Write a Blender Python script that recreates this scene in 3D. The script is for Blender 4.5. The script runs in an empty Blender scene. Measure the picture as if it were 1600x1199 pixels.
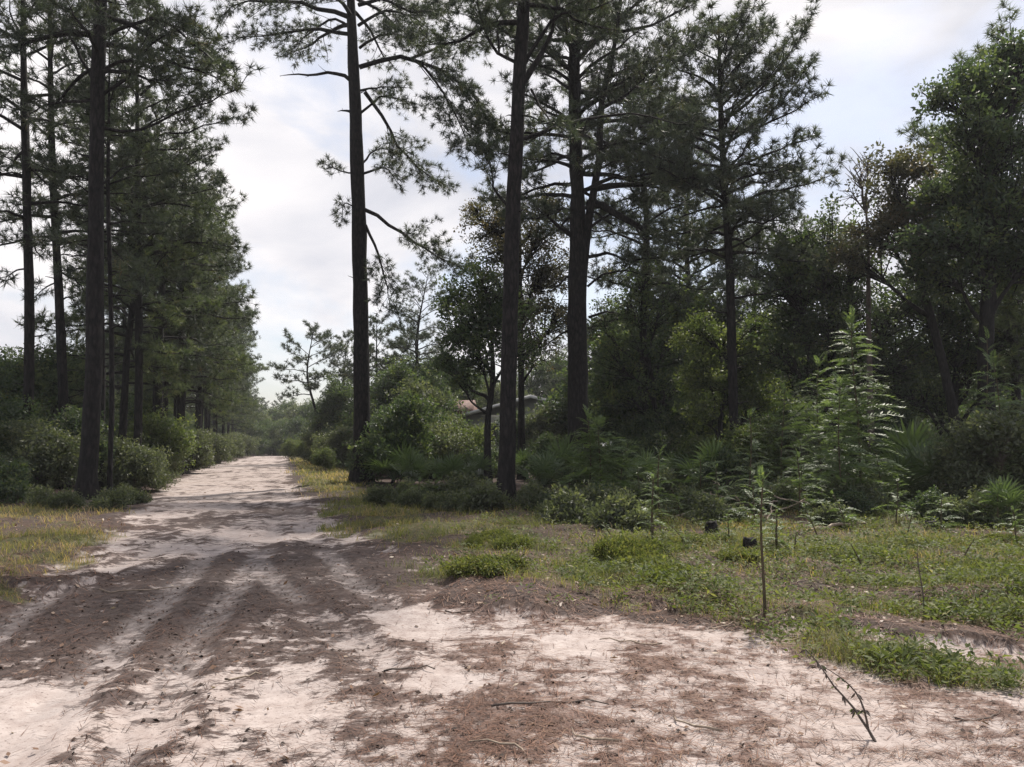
import bpy, math, random
import numpy as np
from mathutils import Vector, Matrix

R = math.radians
scene = bpy.context.scene
COL = scene.collection

# ------------------------------------------------------------------ camera
F_PX, W_PX, H_PX, HORIZON = 1204.0, 1600.0, 1199.0, 694.0
EYE = 1.6
PITCH = math.atan((HORIZON - H_PX / 2) / F_PX)
cam_d = bpy.data.cameras.new('camera')
cam = bpy.data.objects.new('camera', cam_d)
COL.objects.link(cam)
cam.location = (0, 0, EYE)
cam.rotation_euler = (R(90) + PITCH, 0, 0)
cam_d.sensor_width = 36
cam_d.lens = F_PX / W_PX * 36
cam_d.clip_start = 0.05
cam_d.clip_end = 5000
scene.camera = cam

# ------------------------------------------------------------------ sky
SUN_AZ, SUN_EL = R(25), R(55)          # azimuth to the right of the view direction (+Y)
world = bpy.data.worlds.new('World')
scene.world = world
world.use_nodes = True
nt = world.node_tree
nt.nodes.clear()
def N(t, kind, **kw):
    n = t.nodes.new(kind)
    for k, v in kw.items():
        setattr(n, k, v)
    return n
out = N(nt, 'ShaderNodeOutputWorld')
sky = N(nt, 'ShaderNodeTexSky', sky_type='NISHITA')
sky.sun_disc = False
sky.sun_elevation = SUN_EL
sky.sun_rotation = SUN_AZ
sky.air_density = 1.0
sky.dust_density = 2.0
bg_sky = N(nt, 'ShaderNodeBackground')
bg_sky.inputs[1].default_value = 0.11
nt.links.new(sky.outputs[0], bg_sky.inputs[0])
tc = N(nt, 'ShaderNodeTexCoord')
mp = N(nt, 'ShaderNodeMapping')
mp.inputs['Scale'].default_value = (1.0, 1.0, 1.9)
mp.inputs['Location'].default_value = (0.35, 0.1, 0.22)
nt.links.new(tc.outputs['Generated'], mp.inputs[0])
n1 = N(nt, 'ShaderNodeTexNoise')
n1.inputs['Scale'].default_value = 2.3
n1.inputs['Detail'].default_value = 7
n1.inputs['Roughness'].default_value = 0.57
n1.inputs['Distortion'].default_value = 0.35
nt.links.new(mp.outputs[0], n1.inputs[0])
r1 = N(nt, 'ShaderNodeValToRGB')       # cover: how much cloud hides the blue
r1.color_ramp.elements[0].position = 0.42
r1.color_ramp.elements[0].color = (0.30, 0.30, 0.30, 1)
r1.color_ramp.elements[1].position = 0.53
r1.color_ramp.elements[1].color = (1, 1, 1, 1)
nt.links.new(n1.outputs[0], r1.inputs[0])
n2 = N(nt, 'ShaderNodeTexNoise')
n2.inputs['Scale'].default_value = 3.4
n2.inputs['Detail'].default_value = 6
n2.inputs['Roughness'].default_value = 0.5
n2.inputs['Distortion'].default_value = 0.4
nt.links.new(mp.outputs[0], n2.inputs[0])
r2 = N(nt, 'ShaderNodeValToRGB')       # cloud brightness
r2.color_ramp.elements[0].position = 0.34
r2.color_ramp.elements[0].color = (0.54, 0.55, 0.61, 1)
r2.color_ramp.elements[1].position = 0.56
r2.color_ramp.elements[1].color = (0.83, 0.80, 0.805, 1)
nt.links.new(n2.outputs[0], r2.inputs[0])
bg_cl = N(nt, 'ShaderNodeBackground')
bg_cl.inputs[1].default_value = 1.0
nt.links.new(r2.outputs[0], bg_cl.inputs[0])
mx = N(nt, 'ShaderNodeMixShader')
nt.links.new(r1.outputs[0], mx.inputs[0])
nt.links.new(bg_sky.outputs[0], mx.inputs[1])
nt.links.new(bg_cl.outputs[0], mx.inputs[2])
nt.links.new(mx.outputs[0], out.inputs[0])

# ------------------------------------------------------------------ sun
sun_d = bpy.data.lights.new('sun', 'SUN')
sun_d.energy = 5.0
sun_d.angle = R(2.6)
sun_d.color = (1.0, 0.93, 0.84)
sun = bpy.data.objects.new('sun', sun_d)
COL.objects.link(sun)
sdir = Vector((math.sin(SUN_AZ) * math.cos(SUN_EL), math.cos(SUN_AZ) * math.cos(SUN_EL), math.sin(SUN_EL)))
sun.rotation_euler = sdir.to_track_quat('Z', 'Y').to_euler()
sun.location = (20, 30, 40)

scene.view_settings.view_transform = 'Standard'
scene.view_settings.look = 'None'
scene.view_settings.exposure = 0.40
scene.view_settings.gamma = 1.0
scene.view_settings.use_curve_mapping = False
scene.render.engine = 'CYCLES'
cy = scene.cycles
cy.use_denoising = True
cy.denoiser = 'OPENIMAGEDENOISE'
cy.denoising_prefilter = 'NONE'
cy.sample_clamp_indirect = 4.0
cy.sample_clamp_direct = 12.0
cy.max_bounces = 6
cy.diffuse_bounces = 3
cy.glossy_bounces = 2
cy.transmission_bounces = 3
cy.transparent_max_bounces = 4
cy.volume_bounces = 0
cy.caustics_reflective = False
cy.caustics_refractive = False

# ------------------------------------------------------------------ helpers
def tag(o, label=None, cat=None, group=None, kind=None):
    if label: o['label'] = label
    if cat: o['category'] = cat
    if group: o['group'] = group
    if kind: o['kind'] = kind
    return o

def empty(name, loc, rz=0.0):
    o = bpy.data.objects.new(name, None)
    COL.objects.link(o)
    o.location = loc
    o.rotation_euler = (0, 0, rz)
    o.empty_display_size = 0.2
    return o

def mesh_np(name, V, T, mat, tint=None, attrs=None, smooth=False):
    V = np.ascontiguousarray(V, dtype=np.float32)
    T = np.ascontiguousarray(T, dtype=np.int32)
    me = bpy.data.meshes.new(name)
    me.vertices.add(len(V))
    me.vertices.foreach_set('co', V.ravel())
    k = T.shape[1]
    me.loops.add(T.size)
    me.loops.foreach_set('vertex_index', T.ravel())
    me.polygons.add(len(T))
    me.polygons.foreach_set('loop_start', np.arange(0, T.size, k, dtype=np.int32))
    if smooth:
        me.polygons.foreach_set('use_smooth', np.ones(len(T), dtype=bool))
    if tint is not None:
        a = me.attributes.new('tint', 'FLOAT', 'POINT')
        a.data.foreach_set('value', np.ascontiguousarray(tint, dtype=np.float32))
    for kname, val in (attrs or {}).items():
        a = me.attributes.new(kname, 'FLOAT', 'POINT')
        a.data.foreach_set('value', np.ascontiguousarray(val, dtype=np.float32))
    me.update(calc_edges=True)
    if mat is not None:
        me.materials.append(mat)
    return me

def obj(name, me, parent=None, loc=(0, 0, 0)):
    o = bpy.data.objects.new(name, me)
    COL.objects.link(o)
    if parent is not None:
        o.parent = parent
    o.location = loc
    return o

KIDS = {}
def add_part(root, name, me):
    o = obj(name, me, root)
    KIDS.setdefault(root.name, []).append(o)
    return o

def copy_tree(root, loc, rz=0.0, s=1.0, label=None, group=None):
    c = root.copy()
    COL.objects.link(c)
    c.location = loc
    c.rotation_euler = (0, 0, rz)
    c.scale = (s, s, s)
    if label: c['label'] = label
    if group: c['group'] = group
    for ch in KIDS.get(root.name, []):
        d = ch.copy()
        COL.objects.link(d)
        d.parent = c
        for g in KIDS.get(ch.name, []):
            e = g.copy()
            COL.objects.link(e)
            e.parent = d
    return c

# --- noise
_tab = np.random.default_rng(5).random((256, 256)).astype(np.float64)
def vnoise(x, y):
    xi, yi = np.floor(x).astype(int), np.floor(y).astype(int)
    fx, fy = x - xi, y - yi
    fx = fx * fx * (3 - 2 * fx)
    fy = fy * fy * (3 - 2 * fy)
    a = _tab[xi & 255, yi & 255]; b = _tab[(xi + 1) & 255, yi & 255]
    c = _tab[xi & 255, (yi + 1) & 255]; d = _tab[(xi + 1) & 255, (yi + 1) & 255]
    return (a * (1 - fx) + b * fx) * (1 - fy) + (c * (1 - fx) + d * fx) * fy
def fbm(x, y, oct=4, g=0.5):
    s, amp, tot = 0, 1.0, 0
    for i in range(oct):
        s = s + amp * vnoise(x + 17.3 * i, y + 9.1 * i)
        tot += amp
        amp *= g
        x, y = x * 2.03, y * 2.03
    return s / tot
def sstep(a, b, x):
    t = np.clip((x - a) / (b - a), 0, 1)
    return t * t * (3 - 2 * t)

# --- where a sight line through the photograph meets a depth / the ground
cp, sp = math.cos(PITCH), math.sin(PITCH)
def ray(u, v):
    dx, dy = (u - W_PX / 2) / F_PX, (H_PX / 2 - v) / F_PX
    return dx, cp - sp * dy, sp + cp * dy
def at(u, v, d):
    x, y, z = ray(u, v)
    t = d / y
    return np.array([x * t, d, EYE + z * t])
def flat(u, v, z=0.0):
    x, y, w = ray(u, v)
    t = (z - EYE) / w
    return np.array([x * t, y * t])

# --- ground masks: polygons on the ground
def poly_sd(x, y, poly):
    poly = np.asarray(poly)
    d = np.full(x.shape, 1e18)
    inside = np.zeros(x.shape, bool)
    n = len(poly)
    for i in range(n):
        ax, ay = poly[i]; bx, by = poly[(i + 1) % n]
        ex, ey = bx - ax, by - ay
        wx, wy = x - ax, y - ay
        t = np.clip((wx * ex + wy * ey) / (ex * ex + ey * ey + 1e-12), 0, 1)
        d = np.minimum(d, (wx - ex * t) ** 2 + (wy - ey * t) ** 2)
        c = ((ay <= y) & (by > y)) | ((by <= y) & (ay > y))
        with np.errstate(divide='ignore', invalid='ignore'):
            xi = ax + (y - ay) / (by - ay) * ex
        inside ^= c & (x < xi)
    d = np.sqrt(d)
    return np.where(inside, d, -d)

BARE = [flat(u, v) for u, v in [(448, 712), (452, 735), (462, 760), (500, 792), (560, 840), (640, 880), (720, 925), (770, 955),
        (900, 958), (1050, 975), (1200, 992), (1330, 985), (1480, 985), (1600, 1000), (1900, 1010)]]
BARE += [np.array(p) for p in [(14, 4), (14, -14), (-16, -14), (-12, 2)]]
BARE += [flat(u, v) for u, v in [(-160, 1060), (0, 968), (110, 905), (180, 838), (235, 780), (285, 745), (340, 726), (405, 712)]]
GRASS_R = [flat(u, v) for u, v in [(470, 722), (475, 755), (520, 790), (600, 845), (690, 890), (770, 945), (900, 952), (1050, 968), (1200, 985),
        (1330, 978), (1480, 975), (1600, 990), (2100, 1010), (2100, 780), (1500, 790), (1300, 815), (1100, 815), (900, 800), (720, 792), (600, 785), (545, 760), (540, 725)]]
GRASS_B = [flat(u, v) for u, v in [(452, 716), (466, 728), (472, 758), (520, 778), (562, 762), (552, 728), (530, 716)]]
GRASS_L = [flat(u, v) for u, v in [(-500, 800), (60, 800), (175, 800), (150, 850), (60, 905), (-30, 960), (-300, 1050)]]
GRASS_P = [flat(u, v) for u, v in [(1210, 1005), (1290, 990), (1400, 1015), (1560, 1040), (1575, 1075), (1400, 1065), (1290, 1040)]]

DARK_ZONE = [flat(u, v) for u, v in [(-300, 1060), (-100, 1020), (0, 1000), (120, 925), (250, 880), (400, 868), (480, 842), (560, 862), (700, 885), (740, 915), (560, 938), (430, 968), (250, 1008), (0, 1060), (-300, 1150)]]  # outline where the ground turns darker and greyer, with denser litter
DARK_ZONE2 = [flat(u, v) for u, v in [(205, 832), (290, 806), (400, 795), (480, 790), (495, 800), (400, 815), (290, 828)]]  # weaker dark strip across the track
CLEAN = [[flat(u, v) for u, v in q] for q in ([(-90, 1062), (40, 1068), (110, 1105), (128, 1140), (80, 1180), (20, 1240), (-120, 1240)], [(585, 962), (660, 950), (702, 985), (660, 1000), (600, 990)],
    [(845, 1002), (930, 985), (990, 1005), (935, 1035), (870, 1028)], [(640, 1080), (700, 1050), (740, 1075), (700, 1110)], [(380, 1100), (440, 1080), (470, 1110), (420, 1150)])]
TRACKS = [[flat(u, v) for u, v in q] for q in (
    [(428, 722), (415, 760), (385, 800), (330, 868), (280, 920), (200, 1000), (60, 1130), (-60, 1230)],
    [(442, 722), (445, 765), (440, 805), (410, 865), (365, 930), (300, 1010), (210, 1150), (170, 1220)],
    [(420, 722), (392, 765), (335, 815), (255, 860), (130, 913), (60, 950), (0, 990), (-120, 1060)],
    [(438, 770), (425, 830), (400, 880), (427, 912), (520, 985), (600, 1050)],
    [(448, 735), (458, 780), (476, 830), (530, 890), (600, 950)])]
def track_field(x, y):
    best = np.full(x.shape, 9.0)
    for q in TRACKS:
        for i in range(len(q) - 1):
            ax, ay = q[i]; bx, by = q[i + 1]
            ex, ey = bx - ax, by - ay
            t = np.clip(((x - ax) * ex + (y - ay) * ey) / (ex * ex + ey * ey), 0, 1)
            best = np.minimum(best, np.hypot(x - ax - ex * t, y - ay - ey * t))
    return best
def masks(x, y, full=False):
    wob = (fbm(x * 0.9, y * 0.9, 4) - 0.5) * 1.5 + (fbm(x * 3.1 + 7, y * 3.1, 3) - 0.5) * 0.8
    near = np.clip(np.hypot(x, y) / 25, 0.25, 1.0)
    bare = sstep(-0.5, 0.55, (poly_sd(x, y, BARE) + wob * 1.1) / near)
    gr = sstep(-0.5, 0.6, (poly_sd(x, y, GRASS_R) + wob * 2.2) / near)
    gl = sstep(-0.5, 0.6, (poly_sd(x, y, GRASS_L) + wob) / near) * 0.85
    gp = sstep(-0.22, 0.2, poly_sd(x, y, GRASS_P) + wob * 0.35)
    gb = sstep(-0.6, 0.6, poly_sd(x, y, GRASS_B) + wob)
    holes = sstep(0.43, 0.58, fbm(x * 0.75 + 31, y * 0.75 + 4, 4))
    grass = np.clip(np.maximum(np.maximum(np.maximum(gb, gr * (0.32 + 0.68 * holes)), gl * (0.3 + 0.7 * holes)), gp), 0, 1)
    # litter of brown needles, drawn out along the wheel tracks
    tx, ty = x + 0.315 * y, y - 0.315 * x
    lit = fbm(tx * 0.8 + 3, ty * 0.6 + 11, 3, 0.5)
    lit2 = fbm(tx * 3.6 + 13, ty * 2.8 + 5, 4, 0.7)
    lit3 = fbm(x * 11 + 1, y * 11 + 7, 3, 0.65)
    wb2 = (fbm(x * 1.7 + 5, y * 1.7, 4) - 0.5) * 1.3
    band = np.maximum(sstep(-0.5, 0.6, poly_sd(x, y, DARK_ZONE) + wb2 * 1.3), 0.8 * sstep(-0.6, 0.5, poly_sd(x, y, DARK_ZONE2) + wb2 * 1.5))
    clean = np.zeros_like(x)
    for q in CLEAN:
        clean = np.maximum(clean, sstep(-0.16, 0.16, poly_sd(x, y, q) + wb2 * 0.28))
    td = track_field(x, y) + (fbm(x * 2.5, y * 2.5 + 3, 3) - 0.5) * 0.16
    trk = sstep(0.20, 0.08, td) * sstep(30, 12, y) * sstep(0.30, 0.62, fbm(x * 0.9 + 3, y * 0.9 + 8, 3) + 0.06)
    edge = np.exp(-((td - 0.26) / 0.07) ** 2)
    right = sstep(-0.6, 1.0, x) * sstep(9.5, 6.8, y)
    far = sstep(12.5, 19, y)
    v = lit * 0.26 + lit2 * 0.38 + lit3 * 0.36 + 0.16 * band + 0.02 * right - 0.012 * far - 0.07 * trk * (0.2 + 0.8 * lit) + 0.05 * edge - 0.30 * clean + 0.002 + 0.062 * sstep(1.2, -1.0, x) * sstep(10, 8, y)
    litter = np.clip(0.5 + (v - 0.545) * 2.6, 0, 1)
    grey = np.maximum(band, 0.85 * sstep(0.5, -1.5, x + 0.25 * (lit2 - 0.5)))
    if full: return bare, grass, litter, grey * bare, trk * bare
    return bare, grass, litter, grey * bare

def ground_z(x, y):
    x = np.asarray(x, float); y = np.asarray(y, float)
    bare, grass, litter, band = masks(x, y)
    off = 1 - bare
    near = np.clip(1 - np.hypot(x, y) / 60, 0, 1)
    z = (fbm(x * 0.25, y * 0.25, 3) - 0.5) * 0.22 * near
    z = z + off * ((fbm(x * 1.1 + 5, y * 1.1, 4) - 0.45) * 0.36 * near + 0.05)
    z = z + grass * (fbm(x * 2.6, y * 2.6 + 9, 3) - 0.3) * 0.15 * near
    tx, ty = x + 0.315 * y, y - 0.315 * x
    td = track_field(x, y) + (fbm(x * 2.5, y * 2.5 + 3, 3) - 0.5) * 0.16
    z = z - bare * near * 0.026 * sstep(0.24, 0.10, td) + bare * near * 0.016 * np.exp(-((td - 0.30) / 0.09) ** 2)
    z = z + bare * near * ((fbm(x * 3.4, y * 3.4, 4, 0.62) - 0.5) * 0.030 + litter * 0.012)
    return z

def gpt(u, v):
    z = 0.0
    for _ in range(4):
        p = flat(u, v, z)
        z = float(ground_z(np.array([p[0]]), np.array([p[1]]))[0])
    return np.array([p[0], p[1], z])
def gxy(x, y):
    return np.array([x, y, float(ground_z(np.array([x]), np.array([y]))[0])])
def gud(u, d):                           # ground below sight line u at depth d
    return gxy((u - W_PX / 2) / F_PX * d * 1.003, d)

# ------------------------------------------------------------------ materials
def new_mat(name):
    m = bpy.data.materials.new(name)
    m.use_nodes = True
    t = m.node_tree
    t.nodes.clear()
    return m, t, N(t, 'ShaderNodeOutputMaterial')

def ramp(t, stops, fac=None):
    r = N(t, 'ShaderNodeValToRGB')
    e = r.color_ramp.elements
    e[0].position, e[0].color = stops[0][0], (*stops[0][1], 1)
    e[1].position, e[1].color = stops[-1][0], (*stops[-1][1], 1)
    for p, c in stops[1:-1]:
        q = e.new(p); q.color = (*c, 1)
    if fac is not None:
        t.links.new(fac, r.inputs[0])
    return r

def leaf_mat(name, stops, trans=0.35, rough=0.45, spec=0.5, tcol=1.5):
    m, t, o = new_mat(name)
    a = N(t, 'ShaderNodeAttribute', attribute_name='tint')
    r = ramp(t, stops, a.outputs['Fac'])
    b = N(t, 'ShaderNodeBsdfPrincipled')
    b.inputs['Roughness'].default_value = rough
    b.inputs['Specular IOR Level'].default_value = spec
    t.links.new(r.outputs[0], b.inputs['Base Color'])
    tr = N(t, 'ShaderNodeBsdfTranslucent')
    mul = N(t, 'ShaderNodeMix', data_type='RGBA', blend_type='MULTIPLY')
    mul.inputs[0].default_value = 1.0
    t.links.new(r.outputs[0], mul.inputs[6])
    mul.inputs[7].default_value = (tcol * 1.15, tcol * 1.2, tcol * 0.6, 1)
    t.links.new(mul.outputs[2], tr.inputs[0])
    mxs = N(t, 'ShaderNodeMixShader')
    mxs.inputs[0].default_value = trans
    t.links.new(b.outputs[0], mxs.inputs[1])
    t.links.new(tr.outputs[0], mxs.inputs[2])
    t.links.new(mxs.outputs[0], o.inputs[0])
    return m

def bark_mat(name, c0, c1, scale=9.0, bump=0.6):
    m, t, o = new_mat(name)
    g = N(t, 'ShaderNodeTexCoord')
    mp = N(t, 'ShaderNodeMapping')
    mp.inputs['Scale'].default_value = (scale, scale, scale * 0.28)
    t.links.new(g.outputs['Object'], mp.inputs[0])
    v = N(t, 'ShaderNodeTexVoronoi', feature='DISTANCE_TO_EDGE')
    v.inputs['Scale'].default_value = 1.0
    n = N(t, 'ShaderNodeTexNoise')
    n.inputs['Scale'].default_value = 2.5
    n.inputs['Detail'].default_value = 8
    n.inputs['Roughness'].default_value = 0.65
    t.links.new(mp.outputs[0], n.inputs[0])
    add = N(t, 'ShaderNodeMix', data_type='RGBA', blend_type='LINEAR_LIGHT')
    add.inputs[0].default_value = 0.55
    t.links.new(mp.outputs[0], add.inputs[6])
    t.links.new(n.outputs['Color'], add.inputs[7])
    t.links.new(add.outputs[2], v.inputs['Vector'])
    mult = N(t, 'ShaderNodeMath', operation='MULTIPLY_ADD')
    mult.inputs[1].default_value = 1.1
    t.links.new(v.outputs['Distance'], mult.inputs[0])
    t.links.new(n.outputs[0], mult.inputs[2])
    r = ramp(t, [(0.42, c0), (0.98, c1)], mult.outputs[0])
    b = N(t, 'ShaderNodeBsdfPrincipled')
    b.inputs['Roughness'].default_value = 0.9
    b.inputs['Specular IOR Level'].default_value = 0.25
    t.links.new(r.outputs[0], b.inputs['Base Color'])
    bp = N(t, 'ShaderNodeBump')
    bp.inputs['Strength'].default_value = bump
    bp.inputs['Distance'].default_value = 0.05
    t.links.new(mult.outputs[0], bp.inputs['Height'])
    t.links.new(bp.outputs[0], b.inputs['Normal'])
    t.links.new(b.outputs[0], o.inputs[0])
    return m

def plain_mat(name, c0, c1, scale=6.0, rough=0.8, spec=0.3):
    m, t, o = new_mat(name)
    g = N(t, 'ShaderNodeTexCoord')
    n = N(t, 'ShaderNodeTexNoise')
    n.inputs['Scale'].default_value = scale
    n.inputs['Detail'].default_value = 6
    n.inputs['Roughness'].default_value = 0.6
    t.links.new(g.outputs['Object'], n.inputs[0])
    r = ramp(t, [(0.3, c0), (0.7, c1)], n.outputs[0])
    b = N(t, 'ShaderNodeBsdfPrincipled')
    b.inputs['Roughness'].default_value = rough
    b.inputs['Specular IOR Level'].default_value = spec
    t.links.new(r.outputs[0], b.inputs['Base Color'])
    t.links.new(b.outputs[0], o.inputs[0])
    return m

M = {}
M['needle'] = leaf_mat('pine_needles', [(0, (0.036, 0.048, 0.04)), (0.5, (0.058, 0.076, 0.058)), (0.88, (0.088, 0.105, 0.068)), (1, (0.17, 0.115, 0.07))], 0.32, 0.5, 0.35, 1.25)
M['needle_young'] = leaf_mat('young_pine_needles', [(0, (0.044, 0.062, 0.042)), (0.5, (0.076, 0.102, 0.058)), (0.9, (0.12, 0.14, 0.068)), (1, (0.17, 0.13, 0.07))], 0.4, 0.5, 0.35, 1.4)
M['oak'] = leaf_mat('oak_leaves', [(0, (0.028, 0.042, 0.03)), (0.55, (0.052, 0.078, 0.044)), (0.9, (0.095, 0.12, 0.05)), (1, (0.13, 0.1, 0.06))], 0.42, 0.5, 0.35, 1.65)
M['oak_red'] = leaf_mat('bronzed_oak_leaves', [(0, (0.04, 0.044, 0.034)), (0.6, (0.072, 0.07, 0.048)), (1, (0.12, 0.085, 0.055))], 0.40, 0.5, 0.35, 1.65)
M['shrub'] = leaf_mat('shrub_leaves', [(0, (0.05, 0.062, 0.042)), (0.6, (0.082, 0.098, 0.06)), (1, (0.15, 0.16, 0.095))], 0.42, 0.48, 0.4, 1.65)
M['lime'] = leaf_mat('yellow_green_leaves', [(0, (0.0862, 0.115, 0.0322)), (0.6, (0.138, 0.1725, 0.0403)), (1, (0.207, 0.2185, 0.0575))], 0.38, 0.42, 0.5, 1.6)
M['frond'] = leaf_mat('sapling_leaflets', [(0, (0.072, 0.108, 0.052)), (0.6, (0.112, 0.158, 0.072)), (1, (0.2, 0.24, 0.09))], 0.38, 0.5, 0.42, 1.45)
M['palm'] = leaf_mat('palmetto_blades', [(0, (0.05, 0.0775, 0.0375)), (0.7, (0.0938, 0.1375, 0.0562)), (1, (0.2, 0.1875, 0.0875))], 0.28, 0.34, 0.6, 1.4)
M['grass'] = leaf_mat('grass_blades', [(0, (0.07, 0.082, 0.03)), (0.4, (0.125, 0.14, 0.046)), (0.7, (0.19, 0.170, 0.074)), (1, (0.35, 0.25, 0.145))], 0.42, 0.6, 0.2, 1.4)
M['weed'] = leaf_mat('weed_leaves', [(0, (0.062, 0.08, 0.028)), (0.6, (0.112, 0.132, 0.042)), (1, (0.21, 0.2, 0.075))], 0.38, 0.6, 0.2, 1.4)
M['olive'] = leaf_mat('olive_leaves', [(0, (0.044, 0.062, 0.028)), (0.6, (0.082, 0.108, 0.042)), (1, (0.14, 0.16, 0.06))], 0.44, 0.5, 0.35, 1.65)
M['herb'] = leaf_mat('herb_leaves', [(0, (0.06, 0.08, 0.03)), (0.6, (0.108, 0.132, 0.042)), (0.9, (0.19, 0.2, 0.07)), (1, (0.32, 0.28, 0.17))], 0.38, 0.6, 0.2, 1.4)
M['straw'] = leaf_mat('fallen_pine_needles', [(0, (0.055, 0.034, 0.026)), (0.4, (0.12, 0.062, 0.042)), (0.75, (0.21, 0.105, 0.068)), (1, (0.36, 0.25, 0.16))], 0.1, 0.6, 0.3, 1.0)
M['duff'] = leaf_mat('dark_duff', [(0, (0.020, 0.016, 0.014)), (0.6, (0.06, 0.042, 0.035)), (1, (0.15, 0.11, 0.09))], 0.02, 0.8, 0.2, 1.0)
M['dead_leaf'] = leaf_mat('dry_leaves', [(0, (0.10, 0.055, 0.035)), (0.6, (0.22, 0.13, 0.085)), (1, (0.55, 0.48, 0.38))], 0.15, 0.5, 0.4, 1.0)
M['bark'] = bark_mat('pine_bark', (0.003, 0.003, 0.0035), (0.030, 0.025, 0.025))
M['bark_oak'] = bark_mat('oak_bark', (0.006, 0.0055, 0.0055), (0.030, 0.027, 0.026), 14.0)
M['twig'] = plain_mat('grey_twigs', (0.055, 0.044, 0.038), (0.13, 0.105, 0.088), 9)
M['stem'] = plain_mat('green_brown_stems', (0.045, 0.038, 0.022), (0.10, 0.075, 0.045), 9)
M['dry_wood'] = plain_mat('weathered_wood', (0.16, 0.12, 0.09), (0.38, 0.31, 0.24), 12)
M['red_wood'] = bark_mat('rotting_red_wood', (0.06, 0.025, 0.018), (0.24, 0.11, 0.075), 16)
M['char'] = bark_mat('charred_wood', (0.006, 0.006, 0.006), (0.030, 0.026, 0.024), 16)
M['stone'] = plain_mat('sand_clods', (0.28, 0.23, 0.21), (0.50, 0.44, 0.40), 20, 0.95, 0.1)

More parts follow.
